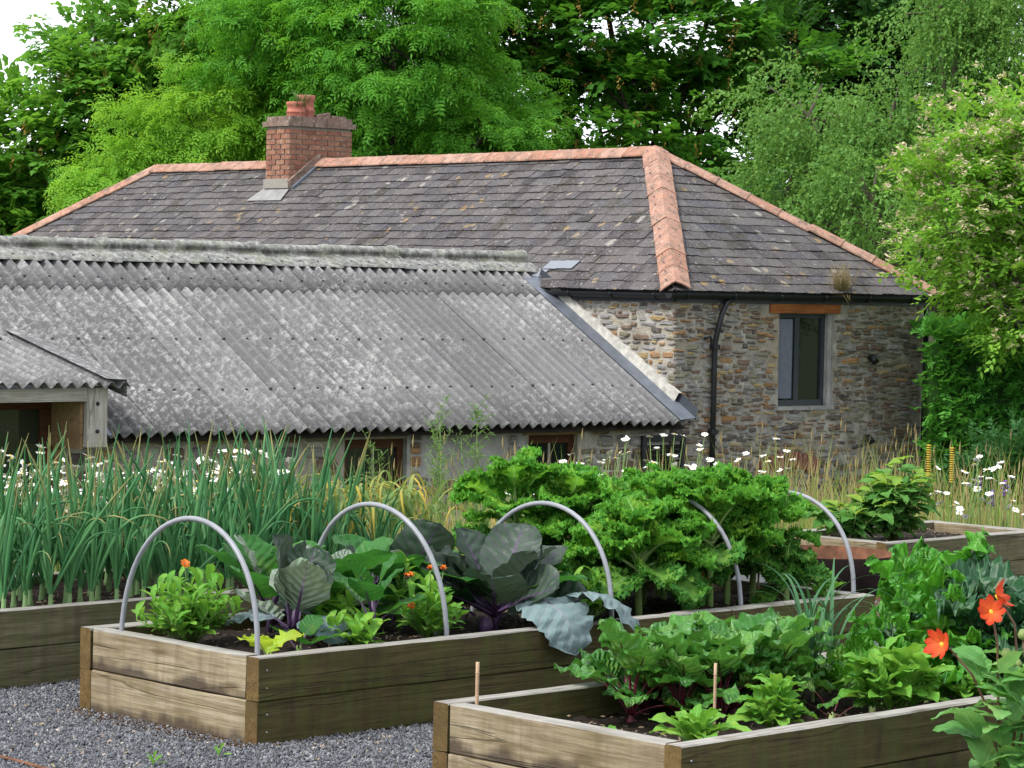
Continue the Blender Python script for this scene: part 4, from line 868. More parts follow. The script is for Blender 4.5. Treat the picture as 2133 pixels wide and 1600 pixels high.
# ------------------------------------------------------------------ trees
def tmpl_palmate(rs, n=7, sz=.17, twig=.38):
    V, F = [], []; out = arr([(0,0,0),(.28,-.52,-.10),(.60,-.24,0),(1,0,-.10),(.60,.24,0),(.28,.52,-.10)])
    for i in range(n):
        t = twig*(i+.6)/n; a = (1 if i%2 else -1)*rs.uniform(.4,1.3) if i < n-1 else rs.normal(0,.3); s = sz*rs.uniform(.7,1.15); p = rs.uniform(-.45,.25)
        q = out*s; q = np.stack([q[:,0]*math.cos(p)-q[:,2]*math.sin(p), q[:,1], q[:,0]*math.sin(p)+q[:,2]*math.cos(p)],-1)
        q = np.stack([q[:,0]*math.cos(a)-q[:,1]*math.sin(a), q[:,0]*math.sin(a)+q[:,1]*math.cos(a), q[:,2]],-1) + arr((t,.04*math.sin(a),rs.normal(0,.02)))
        k = len(V)*6; V.append(q); F += [(k,k+1,k+2),(k,k+2,k+3),(k,k+3,k+4),(k,k+4,k+5)]
    return np.concatenate(V), np.array(F)
def tmpl_pinnate(rs, n=4, sz=.095, ln=.30):
    V, F = [], []; rh = arr([(0,0,0),(.45,-.17,.03),(1,0,-.06),(.45,.17,.03)])
    for c in range(n):
        az = rs.uniform(-1.7,1.7); el = rs.uniform(.0,.7); b = arr((rs.uniform(0,.12),0,rs.uniform(-.03,.05)))
        for k in range(9):
            t = .25+.75*(k//2)/4 if k < 8 else 1.0; e = el - 1.5*t
            pos = arr((ln*t*math.cos(el-.7*t), 0, ln*t*math.sin(el-.7*t)))
            a = 0 if k == 8 else (1 if k%2 else -1)*1.0
            q = rh*sz*rs.uniform(.8,1.1); q = np.stack([q[:,0]*math.cos(a)-q[:,1]*math.sin(a), q[:,0]*math.sin(a)+q[:,1]*math.cos(a), q[:,2]],-1)
            q = np.stack([q[:,0]*math.cos(e)-q[:,2]*math.sin(e), q[:,1], q[:,0]*math.sin(e)+q[:,2]*math.cos(e)],-1) + pos
            q = np.stack([q[:,0]*math.cos(az)-q[:,1]*math.sin(az), q[:,0]*math.sin(az)+q[:,1]*math.cos(az), q[:,2]],-1) + b
            i = len(V)*4; V.append(q); F += [(i,i+1,i+2),(i,i+2,i+3)]
    return np.concatenate(V), np.array(F)
def tmpl_weep(rs, n=18, sz=.06, ln=.6):
    V, F = [], []; rh = arr([(0,0,0),(.4,-.36,0),(1,0,-.05),(.4,.36,0)]); az = rs.uniform(-.5,.5)
    for i in range(n):
        t = (i+.5)/n; p = arr((ln*.55*(1-(1-t)**2), .06*math.sin(4*t+az), -ln*t*t*.95+.1*t)); a = rs.uniform(0,6.28); e = -rs.uniform(.3,1.3); s = sz*rs.uniform(.7,1.2)
        q = rh*s; q = np.stack([q[:,0]*math.cos(e)-q[:,2]*math.sin(e), q[:,1], q[:,0]*math.sin(e)+q[:,2]*math.cos(e)],-1)
        q = np.stack([q[:,0]*math.cos(a)-q[:,1]*math.sin(a), q[:,0]*math.sin(a)+q[:,1]*math.cos(a), q[:,2]],-1) + p
        i4 = len(V)*4; V.append(q); F += [(i4,i4+1,i4+2),(i4,i4+2,i4+3)]
    return np.concatenate(V), np.array(F)
def tmpl_oval(rs, n=9, sz=.085, ln=.35, w=.26):
    V, F = [], []; rh = arr([(0,0,0),(.3,-w,.05),(.7,-w*.8,.02),(1,0,-.1),(.7,w*.8,.02),(.3,w,.05)])
    for i in range(n):
        t = (i+.5)/n; p = arr((ln*t, 0, -.12*ln*t*t)); a = (1 if i%2 else -1)*rs.uniform(.5,1.2); e = rs.uniform(-.3,.6); s = sz*rs.uniform(.7,1.15)
        q = rh*s; q = np.stack([q[:,0]*math.cos(e)-q[:,2]*math.sin(e), q[:,1], q[:,0]*math.sin(e)+q[:,2]*math.cos(e)],-1)
        q = np.stack([q[:,0]*math.cos(a)-q[:,1]*math.sin(a), q[:,0]*math.sin(a)+q[:,1]*math.cos(a), q[:,2]],-1) + p
        k = len(V)*6; V.append(q); F += [(k,k+1,k+2),(k,k+2,k+3),(k,k+3,k+4),(k,k+4,k+5)]
    return np.concatenate(V), np.array(F)
def scatter(mb, tmpls, P, X, Zup, S, rs, mi=0):
    """place spray templates at points P with outward direction X and rough up Zup"""
    pick = rs.integers(len(tmpls), size=len(P)); X = nrm(X); Y = nrm(np.cross(Zup, X)); Z = np.cross(X, Y)
    for k, (V, F) in enumerate(tmpls):
        m = pick == k; n = int(m.sum())
        if not n: continue
        M = np.stack([X[m],Y[m],Z[m]],-1)*S[m][:,None,None]
        W = np.einsum('nij,kj->nki', M, V) + P[m][:,None]
        mb.add(W.reshape(-1,3), (F[None]+np.arange(n)[:,None,None]*len(V)).reshape(-1,3), mi)
def tree(name, label, lobes, Y, kind, mat, clumps, per, rc, size, seed, bark='bark', base=None, keys=0, bloom=0, dy=1.0, limb=.07, group=None, rmin=.5, stray=.2):
    rs = np.random.default_rng(seed); lobes = [(x, Y+rs.normal(0,dy*.5), z, rx, rz) for x,z,rx,rz in lobes]
    cx = base if base is not None else float(np.mean([l[0] for l in lobes])); gz = float(ground_z(cx,Y))
    e = thing(name, label, 'shrub' if 'shrub' in name or 'bush' in name else 'tree', (cx,Y,gz), 0, group); O = arr((cx,Y,gz))
    tm = [kind(rs) for _ in range(8)]; wt = arr([l[3]*l[4] for l in lobes]); wt /= wt.sum(); tb = MB(); Pc = []; Dc = []
    zt = min(l[2] for l in lobes); fork = O + arr((0,0,(zt-gz)*.75)); tb.tube([O,(O+fork)/2+arr((.08,0,0)),fork],[limb*3,limb*2.3,limb*2],9)
    for (x,y,z,rx,rz), w_ in zip(lobes, wt):
        C = arr((x,y,z)); mid = (fork+C)/2 + rs.normal(0,.15,3)*[1,1,.5]; tb.tube([fork,mid,C,C+arr((rs.normal(0,.2),0,rz*.6))],[limb*1.6,limb*1.1,limb*.6,limb*.2],6)
        n = max(3,int(clumps*w_)); d = nrm(rs.normal(size=(n,3))); r = rmin+(1.04-rmin)*rs.random((n,1))**.6; r = r*np.where(rs.random((n,1)) < stray, rs.uniform(1.05,1.4,(n,1)), 1)
        Q = C + d*r*arr((rx,max(rx*.75,.5),rz)); Pc.append(Q); Dc.append(nrm(d*[1,1,.7]))
        for q in Q[:max(4,n//5)]:
            m_ = C+(q-C)*.5+rs.normal(0,.08,3); tb.tube([C+(mid-C)*rs.uniform(0,.4),m_,q],[limb*.38,limb*.22,limb*.08],4)
    Pc, Dc = np.concatenate(Pc), np.concatenate(Dc)
    i = np.repeat(np.arange(len(Pc)), per); P = Pc[i] + rs.normal(0,1,(len(i),3))*arr((rc,rc,rc*.42)); X = Dc[i] + rs.normal(0,.55,(len(i),3))*[1,1,.45]
    Zu = arr((0,0,1.)) + rs.normal(0,.28,(len(i),3)); S = size*rs.uniform(.75,1.25,len(i))
    mb = MB(); scatter(mb, tm, P-O, X, Zu, S, rs)
    tag(mb.build('crown', MAT[mat], e), kind='stuff'); tbm = tb.mesh('trunk', MAT[bark]); o = ob('trunk', tbm, e); o.matrix_parent_inverse = Matrix.Translation(-Vector(O))
    if keys:
        k = rs.choice(len(Pc), min(keys,len(Pc)), False); k = k[Dc[k][:,1] < .3]; Q = Pc[k] + rs.normal(0,.22,(len(k),3))*[1,.8,.6] + arr((0,-.42,-.08)); n = 13
        C = np.repeat(Q,n,0); t = np.tile(np.arange(n)/n,len(Q))[:,None]; C = C + np.concatenate([rs.normal(0,.035,(len(C),2)),-t*.27],1); a = rs.uniform(0,6.28,len(C)); s = rs.uniform(.035,.055,len(C))[:,None]
        dx = np.stack([np.cos(a),np.sin(a),a*0-.6],-1)*s; dz = np.stack([np.sin(a)*.3,-np.cos(a)*.3,a*0+.4],-1)*s
        V = np.stack([C-dx*.2,C+dz*.9,C+dx,C-dz*.9],1)-O; tag(MB().add(V.reshape(-1,3), np.arange(4*len(C)).reshape(-1,4)).build('seed_clusters', MAT['seed'], e), kind='stuff')
    if bloom:
        k = rs.choice(len(P), bloom, False); k = k[(Dc[i[k]][:,2] > -.35)]; Q = P[k] + nrm(X[k])*(.32*S[k])[:,None]; n = 12; C = np.repeat(Q,n,0)+rs.normal(0,.034,(len(Q)*n,3))*[1,1,.6]
        d = rs.normal(0,.012,(len(C),4,3)); d[:,0,0]-=.015; d[:,1,1]-=.015; d[:,2,0]+=.015; d[:,3,1]+=.015
        V = C[:,None]+d-O; tag(MB().add(V.reshape(-1,3), np.arange(4*len(C)).reshape(-1,4)).build('blossom', MAT['bloom'], e), kind='stuff')
    return e
tree('sycamore_tree', 'broad sycamore with ochre keys at the left behind the cottage roof', [(-9.5,4.3,1.8,1.4),(-7.9,5.6,1.8,1.3),(-7.0,6.6,1.6,.8),(-6.1,7.1,1.4,.8),(-8.9,3.0,1.7,1.0),(-10.8,4.3,1.1,1.4),(-7.1,4.5,1.3,1.0),(-8.3,6.7,1.0,.5),(-5.2,6.3,1.1,.9),(-5.6,8.3,1.3,.8),(-11.5,3.3,1.3,1.2)], 54, tmpl_palmate, 'L_syc', 380, 17, .34, 1.0, 1, keys=230)
tree('ash_tree', 'bright yellow green young ash rising left of the chimney', [(-5.6,4.9,1.0,.8),(-6.5,4.2,1.0,.7),(-5.0,4.3,.8,.8),(-7.2,3.6,.8,.6),(-5.9,3.6,1.0,.5),(-3.8,4.9,.5,.5),(-4.5,3.6,.8,.5),(-7.0,2.6,1.0,.6)], 50.3, tmpl_pinnate, 'L_ashb', 170, 19, .22, 1.0, 2, dy=.6, limb=.045)
tree('ash_tree', 'tall mid green ash standing behind the chimney', [(-3.8,5.8,1.5,.9),(-2.2,6.2,1.4,1.1),(-1.5,5.2,1.4,.9),(-3.2,5.0,1.0,.8),(-2.0,7.0,1.5,.8),(-4.5,6.5,1.0,.7),(-.6,4.7,.9,.5),(-2.7,4.4,1.0,.6),(-2.6,8.3,1.6,.9),(-4.6,7.6,1.2,.8),(-1.2,4.2,.9,.4)], 49.8, tmpl_pinnate, 'L_ash', 400, 19, .26, 1.05, 3)
tree('sycamore_tree', 'dark sycamore hung with orange keys above the cottage ridge', [(.2,7.0,1.9,1.0),(2.5,7.1,2.2,.9),(4.5,6.8,1.7,.8),(-.3,5.7,1.2,1.1),(1.6,5.0,1.9,.6),(3.8,5.3,1.4,.6),(-.8,6.5,1.2,1.0),(5.3,6.3,1.1,.7),(3.5,4.5,1.2,.5),(.6,6.0,.8,.6),(0,4.7,1.0,.5),(4.2,3.9,1.0,.4),(1.5,8.5,2.2,.9),(4.0,8.3,1.8,.8),(1.0,4.2,1.4,.4),(2.8,4.0,1.3,.4),(1.9,6.0,.9,.45),(2.9,6.0,.8,.35)], 54, tmpl_palmate, 'L_sycd', 400, 14, .33, 1.0, 4, keys=330, base=2.4, stray=.06)
tree('dark_tree', 'very dark tree filling the gap beyond the birch', [(6.5,7.6,1.6,.9),(8.0,6.7,1.3,1.1),(6.3,6.3,1.1,.8),(7.3,8.0,1.5,.7),(7.2,5.2,1.5,1.0),(8.8,7.6,1.4,1.2),(6.6,4.2,1.3,.9),(8.6,4.6,1.3,1.2)], 59, tmpl_palmate, 'L_dark', 380, 14, .36, 1.05, 5)
tree('birch_tree', 'light green weeping birch behind the right end of the roof', [(4.7,4.9,1.0,.8),(4.4,3.6,.8,1.0),(5.5,3.5,.9,.8),(5.9,4.7,.8,.7),(7.0,5.8,1.0,.8),(7.6,6.3,.8,.7),(6.7,6.6,.7,.5),(4.9,2.7,.8,.5),(7.8,5.4,.7,.6),(7.2,7.4,1.0,.7),(7.4,4.6,.9,.7),(6.6,4.4,.8,.7),(8.3,6.0,.9,.9)], 44, tmpl_weep, 'L_birch', 330, 16, .24, 1.0, 6, 'birchbark', base=6.6, rmin=.4)
tree('understorey_tree', 'shadowy evergreen thicket between cottage roof and birch', [(5.0,2.3,1.3,.9),(6.8,2.6,1.3,1.1),(7.9,2.1,1.2,1.0),(6.0,1.2,1.5,.8),(7.6,.8,1.5,.8),(8.8,3.2,1.2,1.2)], 50, tmpl_oval, 'L_dark', 300, 15, .32, 1.9, 7)
tree('flowering_shrub', 'large shrub with buff flower heads overhanging the cottage corner', [(5.3,3.75,.6,.4),(5.75,3.1,.65,.55),(5.15,2.95,.45,.45),(5.95,2.2,.5,.55),(5.0,3.35,.35,.25),(5.62,1.75,.25,.2),(6.1,3.9,.6,.5),(6.5,2.8,.6,.7),(5.0,2.55,.3,.25),(5.55,2.35,.4,.35)], 32.3, tmpl_oval, 'L_coton', 230, 11, .17, 1.0, 8, 'birchbark', base=6.5, bloom=1500, dy=.45, limb=.035, rmin=.35)
tree('evergreen_bush', 'dark glossy bush at the foot of the hedge', [(5.15,.05,.4,.3),(5.5,.25,.4,.35),(4.9,-.15,.35,.2),(5.6,-.3,.6,.35)], 29.5, tmpl_oval, 'L_bush', 130, 15, .12, .75, 9, dy=.3, limb=.02)
def woodland():
    rs = np.random.default_rng(12); mb = MB(); tm = [tmpl_palmate(rs, 6, .24, .5) for _ in range(6)]; P = []; 
    for (x,z,rx,rz,n) in ((-11.5,3.0,3.3,1.7,900),(-7.5,4.0,3.3,1.9,1100),(-4.2,5.4,2.8,1.7,1000),(-1.4,4.6,2.2,1.4,700),(-8.6,6.6,2.0,1.1,450),(.8,3.4,2.4,.9,600),(4,2.4,3,1.0,600),(-7,1,8,2.0,1300),(6,1,6,2.0,1000),(9.5,3.5,2.4,3,900)):
        d = nrm(rs.normal(size=(n,3)))*rs.random((n,1))**.33; P.append(arr((x,64,z))+d*arr((rx,1.6,rz)))
    P = np.concatenate(P); X = rs.normal(size=P.shape)*[1,1,.5]+[0,-.4,0]; scatter(mb, tm, P, X, arr((0,0,1.))+rs.normal(0,.4,P.shape), rs.uniform(.8,1.3,len(P)), rs)
    tag(mb.build('far_foliage', MAT['L_dark']), 'dark mass of woodland foliage far behind the trees', 'woodland', kind='stuff')
woodland()
def hedge():
    e = thing('clipped_hedge', 'dense clipped green hedge beside the right end of the cottage', 'hedge', (4.98,33.72,-1.6), 0); rs = np.random.default_rng(14); O = arr((4.98,33.72,-1.6))
    L, H, D = 4.0, 3.18, .9; n = 4200; u = rs.uniform(0,L,n); z = rs.uniform(0,H,n); P = np.stack([u, -D/2+.07*vnoise(np.stack([u,z],-1),2.2,3)+.04*vnoise(np.stack([u,z],-1),6,4)+rs.normal(0,.04,n), z],-1); N = np.tile((0,-1,.25),(n,1))
    n2 = 900; u = rs.uniform(0,L,n2); P2 = np.stack([u, rs.uniform(-D/2,D/2,n2), H+.05*vnoise(np.stack([u,u*0],-1),3,5)+rs.normal(0,.035,n2)],-1); N2 = np.tile((0,-.2,1.),(n2,1))
    P, N = np.concatenate([P,P2]), np.concatenate([N,N2]); mb = MB(); X = N+rs.normal(0,.6,P.shape); scatter(mb, [tmpl_oval(rs,8,.07,.16,.3) for _ in range(6)], P, X, arr((0,0,1.))+rs.normal(0,.5,P.shape), rs.uniform(.8,1.25,len(P)), rs)
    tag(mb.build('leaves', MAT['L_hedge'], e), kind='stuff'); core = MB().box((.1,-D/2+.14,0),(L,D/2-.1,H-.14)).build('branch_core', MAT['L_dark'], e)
hedge()

# ------------------------------------------------------------------ leaves and vegetables
def leaf(name, L, W, mats, seed, prof='ovate', nt=12, ns=7, a0=.5, a1=-.3, cup=.15, ruf=0, rfq=5, blis=0, bfq=9, pet=.25, petw=.012, lob=0, lfq=5, tipdroop=0, twist=0, frill=None, curls=0):
    rs = np.random.default_rng(seed); t = np.linspace(0,1,nt); th = a0+(a1-a0)*t**1.2 - tipdroop*np.clip(t-.6,0,1)**2*6; ds = L/(nt-1)
    x = np.concatenate([[0],np.cumsum(np.cos((th[1:]+th[:-1])/2)*ds)]); z = np.concatenate([[0],np.cumsum(np.sin((th[1:]+th[:-1])/2)*ds)])
    b = np.clip((t-pet)/(1-pet),0,1)
    w = {'ovate': np.sin(PI*b**.75)**.8, 'round': np.sqrt(np.clip(1-(2*b**.9-1)**2,0,1)), 'spat': np.sin(PI*b**1.5)**.75*.9+.10*np.sin(PI*b), 'lance': np.sin(PI*b**.85)**1.1, 'fan': np.sin(PI*np.clip(b*.93,0,1)**1.25)**.6}[prof]
    w = w*W*(1+lob*np.sin(b*lfq*2*PI+rs.uniform(0,6))*np.clip(b*3,0,1)); w = np.maximum(w, np.where(t<=pet+.02, petw, .002)); w[-1] = .003
    s = np.linspace(-1,1,ns); nx, nz = -np.sin(th), np.cos(th)
    S, T = np.meshgrid(s,t); ph = rs.uniform(0,6.28,4); bb = np.broadcast_to(b[:,None],S.shape)
    jag = 1 + (rs.normal(0,.05,S.shape)*(np.abs(S)>.9)*(bb>0)) if ruf or lob else 1
    off = cup*np.abs(S)**1.6*w[:,None]
    if ruf: off = off + ruf*np.abs(S)**2.0*np.sin(rfq*2*PI*T+ph[0]+1.9*(S>0))*np.clip(bb*3,0,1) + .5*ruf*np.abs(S)**1.5*np.sin(rfq*4.4*PI*T+ph[1]-1.1*S*3)*np.clip(bb*3,0,1)
    if blis: off = off + blis*np.sin(bfq*2*PI*T+3*np.abs(S)+ph[2])*np.sin(PI*np.abs(S))*np.clip(bb*2.5,0,1) + rs.normal(0,blis*.25,S.shape)*(bb>0)
    tw = twist*T
    Yv = S*w[:,None]*jag; P = np.stack([x[:,None]+nx[:,None]*off, Yv*np.cos(tw), z[:,None]+nz[:,None]*off+Yv*np.sin(tw)],-1)
    g = grid(nt,ns); mb = MB(); uv = np.stack([S*.5+.5, bb],-1).reshape(-1,2); mb.add(P.reshape(-1,3), [], uv=uv)
    row = (g[:,0]//ns); isp = t[row+1] <= pet+.001
    mb.F.append((g[~isp],0,True))
    if isp.any(): mb.F.append((g[isp],1 if len(mats)>1 else 0,True))
    if frill:                                                           # curled margin
        m = nt*10; tt = np.linspace(pet+.08*(1-pet), 1, m); iv = lambda q: np.interp(tt, t, q)
        for sd in (0, ns-1):
            M = np.stack([iv(P[:,sd,k]) for k in range(3)],-1); c0 = np.stack([iv(x),tt*0,iv(z)],-1); o = nrm(M-c0+arr((.0,1e-4*(1 if sd else -1),0))); nn = np.stack([iv(nx),tt*0,iv(nz)],-1)
            f = (tt-pet)/(1-pet)*frill[1]*2*PI + .8*np.sin(tt*37+ph[3]); am = frill[0]*(.75+.35*np.sin(tt*23+ph[1])); o[-6:] = o[-6:]*.3+nrm(np.stack([np.cos(th[-1:]),[0],np.sin(th[-1:])],-1))*.7
            rows = [M, M+o*(am*.55)[:,None]+nn*(am*.55*np.sin(f))[:,None], M+o*(am*(.8+.08*np.sin(f*.5)))[:,None]+nn*(am*1.1*np.sin(f))[:,None], M+o*(am*(.98+.10*np.sin(f*1.5)))[:,None]+nn*(am*(1.35*np.sin(f)+.5*np.sin(2.3*f+1)))[:,None]]
            mb.add(np.stack(rows,1).reshape(-1,3), grid(m,4), 0, np.stack([np.full((m,4),.9),np.repeat(tt[:,None],4,1)],-1).reshape(-1,2), True)
    if curls:                                                           # crisped leaf surface: many small curled folds
        q = np.sqrt(rs.random(curls)); ti = rs.uniform(pet+.06*(1-pet),1,curls); sg = np.where(rs.random(curls)<.5,-1,1)*(.35+.75*q); wi = np.interp(ti,t,w); thi = np.interp(ti,t,th); off_ = cup*np.abs(sg)**1.6*wi
        C = np.stack([np.interp(ti,t,x)-np.sin(thi)*off_, sg*wi, np.interp(ti,t,z)+np.cos(thi)*off_],-1)+rs.normal(0,.006,(curls,3)); N = nrm(np.stack([-np.sin(thi),sg*0,np.cos(thi)],-1)+rs.normal(0,.55,(curls,3))); A_ = nrm(np.cross(N,rs.normal(size=(curls,3)))); B_ = np.cross(N,A_)
        k = 7; an = np.arange(k)*2*PI/k; rr_ = rs.uniform(.008,.017,curls); wv = rs.uniform(.5,1.0,curls)[:,None]*np.where(np.arange(k)%2,1,-.75)[None]*rr_[:,None]
        ring = C[:,None]+rr_[:,None,None]*(np.cos(an)[None,:,None]*A_[:,None]+np.sin(an)[None,:,None]*B_[:,None])*rs.uniform(.75,1.25,(curls,k,1))+wv[...,None]*N[:,None]
        Vc = np.concatenate([C[:,None]+.3*rr_[:,None,None]*N[:,None],ring],1); jj = np.arange(k); Fc = np.stack([jj*0,1+jj,1+(jj+1)%k],-1)
        mb.add(Vc.reshape(-1,3), (Fc[None]+np.arange(curls)[:,None,None]*(k+1)).reshape(-1,3), 0, np.tile((.85,.5),(curls*(k+1),1)), True)
    if len(mats) > 1:                                                   # fleshy stalk running under the blade
        k = max(3,int(nt*(pet+.45*(1-pet)))); mb.tube(np.stack([x[:k],x[:k]*0,z[:k]-.3*petw],-1), np.linspace(petw,petw*.35,k), 6, 1, flat=.8)
    return mb.mesh(name, mats)
def rosette(e, meshes, n, z0, z1, el0, el1, s0, s1, seed, r=.01, name='leaf', az0=0, roll=.25):
    """leaves up a stem: low ones flatter and larger"""
    rs = np.random.default_rng(seed)
    for k in range(n):
        f = k/max(1,n-1); az = az0 + k*2.39996 + rs.normal(0,.25); el = el0+(el1-el0)*f+rs.normal(0,.12); s = (s0+(s1-s0)*f)*rs.uniform(.85,1.12)
        ob(name, meshes[int(rs.integers(len(meshes)))], e, mat=MT((r*math.cos(az),r*math.sin(az),z0+(z1-z0)*f), az, -el, rs.normal(0,roll), s))
M_ = MAT
LM = {
 'kale': [leaf('kale_leaf',.34,.10,[M_['kale'],M_['kalestem']],40+i,'fan',20,11,.35,-.75,.25,.022,3.2,.010,6,.26,.011,.06,3,frill=(.012,26),curls=165) for i in range(4)],
 'kaled': [leaf('kale_leaf',.32,.095,[M_['kaled'],M_['kalestem']],50+i,'fan',20,11,.2,-.95,.25,.022,3.2,.010,6,.26,.011,.06,3,frill=(.012,26),curls=165) for i in range(3)],
 'cabd': [leaf('cabbage_leaf',.52,.175,[M_['cab_dark'],M_['purple']],60+i,'round',18,13,.25,.1,.30,.014,2.6,.010,6,.26,.014) for i in range(3)],
 'cabg': [leaf('cabbage_leaf',.46,.15,[M_['cab_green'],M_['purple']],65+i,'round',18,13,.2,-.35,.18,.012,2.6,.008,6,.30,.011) for i in range(3)],
 'cabb': [leaf('cabbage_leaf',.46,.15,[M_['cab_blue'],M_['purple']],70+i,'round',20,15,.3,-1.25,-.10,.016,4.5,.012,7,.28,.012,.05,7) for i in range(3)],
 'cabp': [leaf('cabbage_leaf',.42,.125,[M_['cab_pale'],M_['purple']],75+i,'ovate',18,11,.3,-.1,.15,.012,3.5,.010,8,.25,.010) for i in range(2)],
 'cal': [leaf('calendula_leaf',.19,.030,[M_['cal']],80+i,'spat',16,5,.5,-.55,.25,.003,2,0,9,.02,.006) for i in range(4)],
 'squash': [leaf('squash_leaf',.21,.085,[M_['squash'],M_['palestem']],85+i,'ovate',15,9,.9,-.5,.1,.010,3,0,9,.35,.006,.38,2.6) for i in range(2)],
 'beet': [leaf('beet_leaf',.42,.098,[M_['beet'],M_['redstem']],90+i,'ovate',34,13,.25,-1.0,.15,.018,4.0,.010,7,.42,.0065,.04,4) for i in range(5)],
 'chard': [leaf('chard_leaf',.44,.098,[M_['chard'],M_['palestem']],95+i,'ovate',26,13,.15,-.55,.25,.020,4.5,.020,9,.22,.011,.07,5,frill=(.010,8)) for i in range(4)],
 'chardd': [leaf('spinach_leaf',.40,.12,[M_['chardd'],M_['palestem']],100+i,'ovate',28,13,.3,-1.2,.25,.020,4.5,.026,9,.22,.011,.06,5,frill=(.010,8)) for i in range(3)],
 'rocket': [leaf('salad_leaf',.22,.040,[M_['cal']],105+i,'spat',18,7,.6,-.7,.3,.006,3,0,9,.04,.006) for i in range(4)],
 'rasp': [leaf('raspberry_leaf',.15,.042,[M_['rasp']],110+i,'ovate',11,7,.1,-.8,.25,.004,5,.006,9,.04,.003) for i in range(3)],
 'raspy': [leaf('raspberry_leaf',.11,.028,[M_['raspy']],114+i,'ovate',11,7,.4,-.6,.25,.004,5,.004,9,.04,.003) for i in range(2)],
 'dah': [leaf('dahlia_leaf',.19,.052,[M_['dahlia_l']],118+i,'ovate',12,7,.3,-.5,.15,.004,4,.004,7,.05,.004,.05,6) for i in range(3)],
 'dead': [leaf('dead_leaf',.2,.08,[M_['dead']],122,'round',16,11,.3,-1.3,.3,.035,5,.01,7,.1,.005,.1,5)],
}
def onion_leaf(L, r, seed, lean, kink=0, m='onion'):
    rs = np.random.default_rng(seed); n = 12; t = np.linspace(0,1,n); th = PI/2 - lean*t - (kink*np.clip(t-.55,0,1)*4 if kink else 0) ; ds = L/(n-1)
    x = np.concatenate([[0],np.cumsum(np.cos(th[1:])*ds)]); z = np.concatenate([[0],np.cumsum(np.sin(th[1:])*ds)])
    rad = r*np.clip(.75+1.2*t,0,1.15)*np.clip((1.02-t)*1.9,.06,1)**.8; P = np.stack([x, .012*np.sin(3*t+rs.uniform(0,6)), z],-1); mb = MB(); V, F = tube_np(P, rad, 7, .85)
    mb.add(V, F, 0, uv=np.stack([np.tile(np.arange(7)/7,n), np.repeat(t,7)],-1), smooth=True); return mb.mesh('onion_leaf', M_[m])
LM['onion'] = [onion_leaf(.9,.0125,i,R.uniform(.05,.35)) for i in range(8)]; LM['onionk'] = [onion_leaf(.75,.0125,20+i,.5,R.uniform(.5,1.4)) for i in range(4)]
def strap(L, w, seed, a0, a1, m, kink=0):
    rs = np.random.default_rng(seed); n = 14; t = np.linspace(0,1,n); th = a0+(a1-a0)*t**2.2 - kink*np.clip(t-.6,0,1)*3; ds = L/(n-1)
    x = np.concatenate([[0],np.cumsum(np.cos(th[1:])*ds)]); z = np.concatenate([[0],np.cumsum(np.sin(th[1:])*ds)]); ww = w*np.clip((1.0-t)*1.7,.03,1)**.8
    S = arr((-1,0,1)); P = np.stack([np.repeat(x[:,None],3,1), ww[:,None]*S, z[:,None]+.35*np.abs(S)*ww[:,None]],-1); uv = np.stack([np.tile(S*.5+.5,(n,1)), np.repeat(t[:,None],3,1)],-1)
    return MB().add(P.reshape(-1,3), grid(n,3), 0, uv.reshape(-1,2), True).mesh('strap_leaf', M_[m])
LM['garlic'] = [strap(.78,.013,i,1.5,-1.2-.2*i,'garlic',.6) for i in range(6)]; LM['leek'] = [strap(.5,.0065,30+i,1.5,R.uniform(-1.2,.9),'leek') for i in range(6)]
def flower_mesh(name, mp, mc, n, r, w, rise, cr, seed, layers=1):
    rs = np.random.default_rng(seed); mb = MB()
    for ly in range(layers):
        for i in range(n):
            a = 2*PI*(i+.5*ly)/n + rs.normal(0,.06); ri = rise*(1+.8*ly)+rs.normal(0,.12); l = r*(1-.18*ly)*rs.uniform(.88,1.08); d = arr((math.cos(a)*math.cos(ri),math.sin(a)*math.cos(ri),math.sin(ri))); s = arr((-math.sin(a),math.cos(a),0))*w
            n_ = np.cross(d,s)/w*.5; cu = rs.uniform(.1,.3)*w; mb.add([d*cr*.5-s*.45, d*cr*.5+s*.45, d*l*.5+s*.95-n_*cu, d*l*.82+s*.7-n_*cu, d*l, d*l*.82-s*.7-n_*cu, d*l*.5-s*.95-n_*cu, d*l*.55], np.array([(0,1,7),(1,2,7),(2,3,7),(3,4,7),(4,5,7),(5,6,7),(6,0,7)]), smooth=True)
    mb.lathe([(cr,.0),(cr*.9,cr*.35),(cr*.4,cr*.6),(0,cr*.65)], 8, 1); return mb.mesh(name, [M_[mp],M_[mc]])
DAISY = [flower_mesh('flower','petal','eye',13,.034,.0075,-.1+.25*i,.010,i) for i in range(3)]
CALF = [flower_mesh('flower','orange','browny',20,.026,.004,.35+.5*i,.010,i,2) for i in range(2)]; DAHF = flower_mesh('flower','scarlet','eye',8,.075,.021,.55,.014,9)

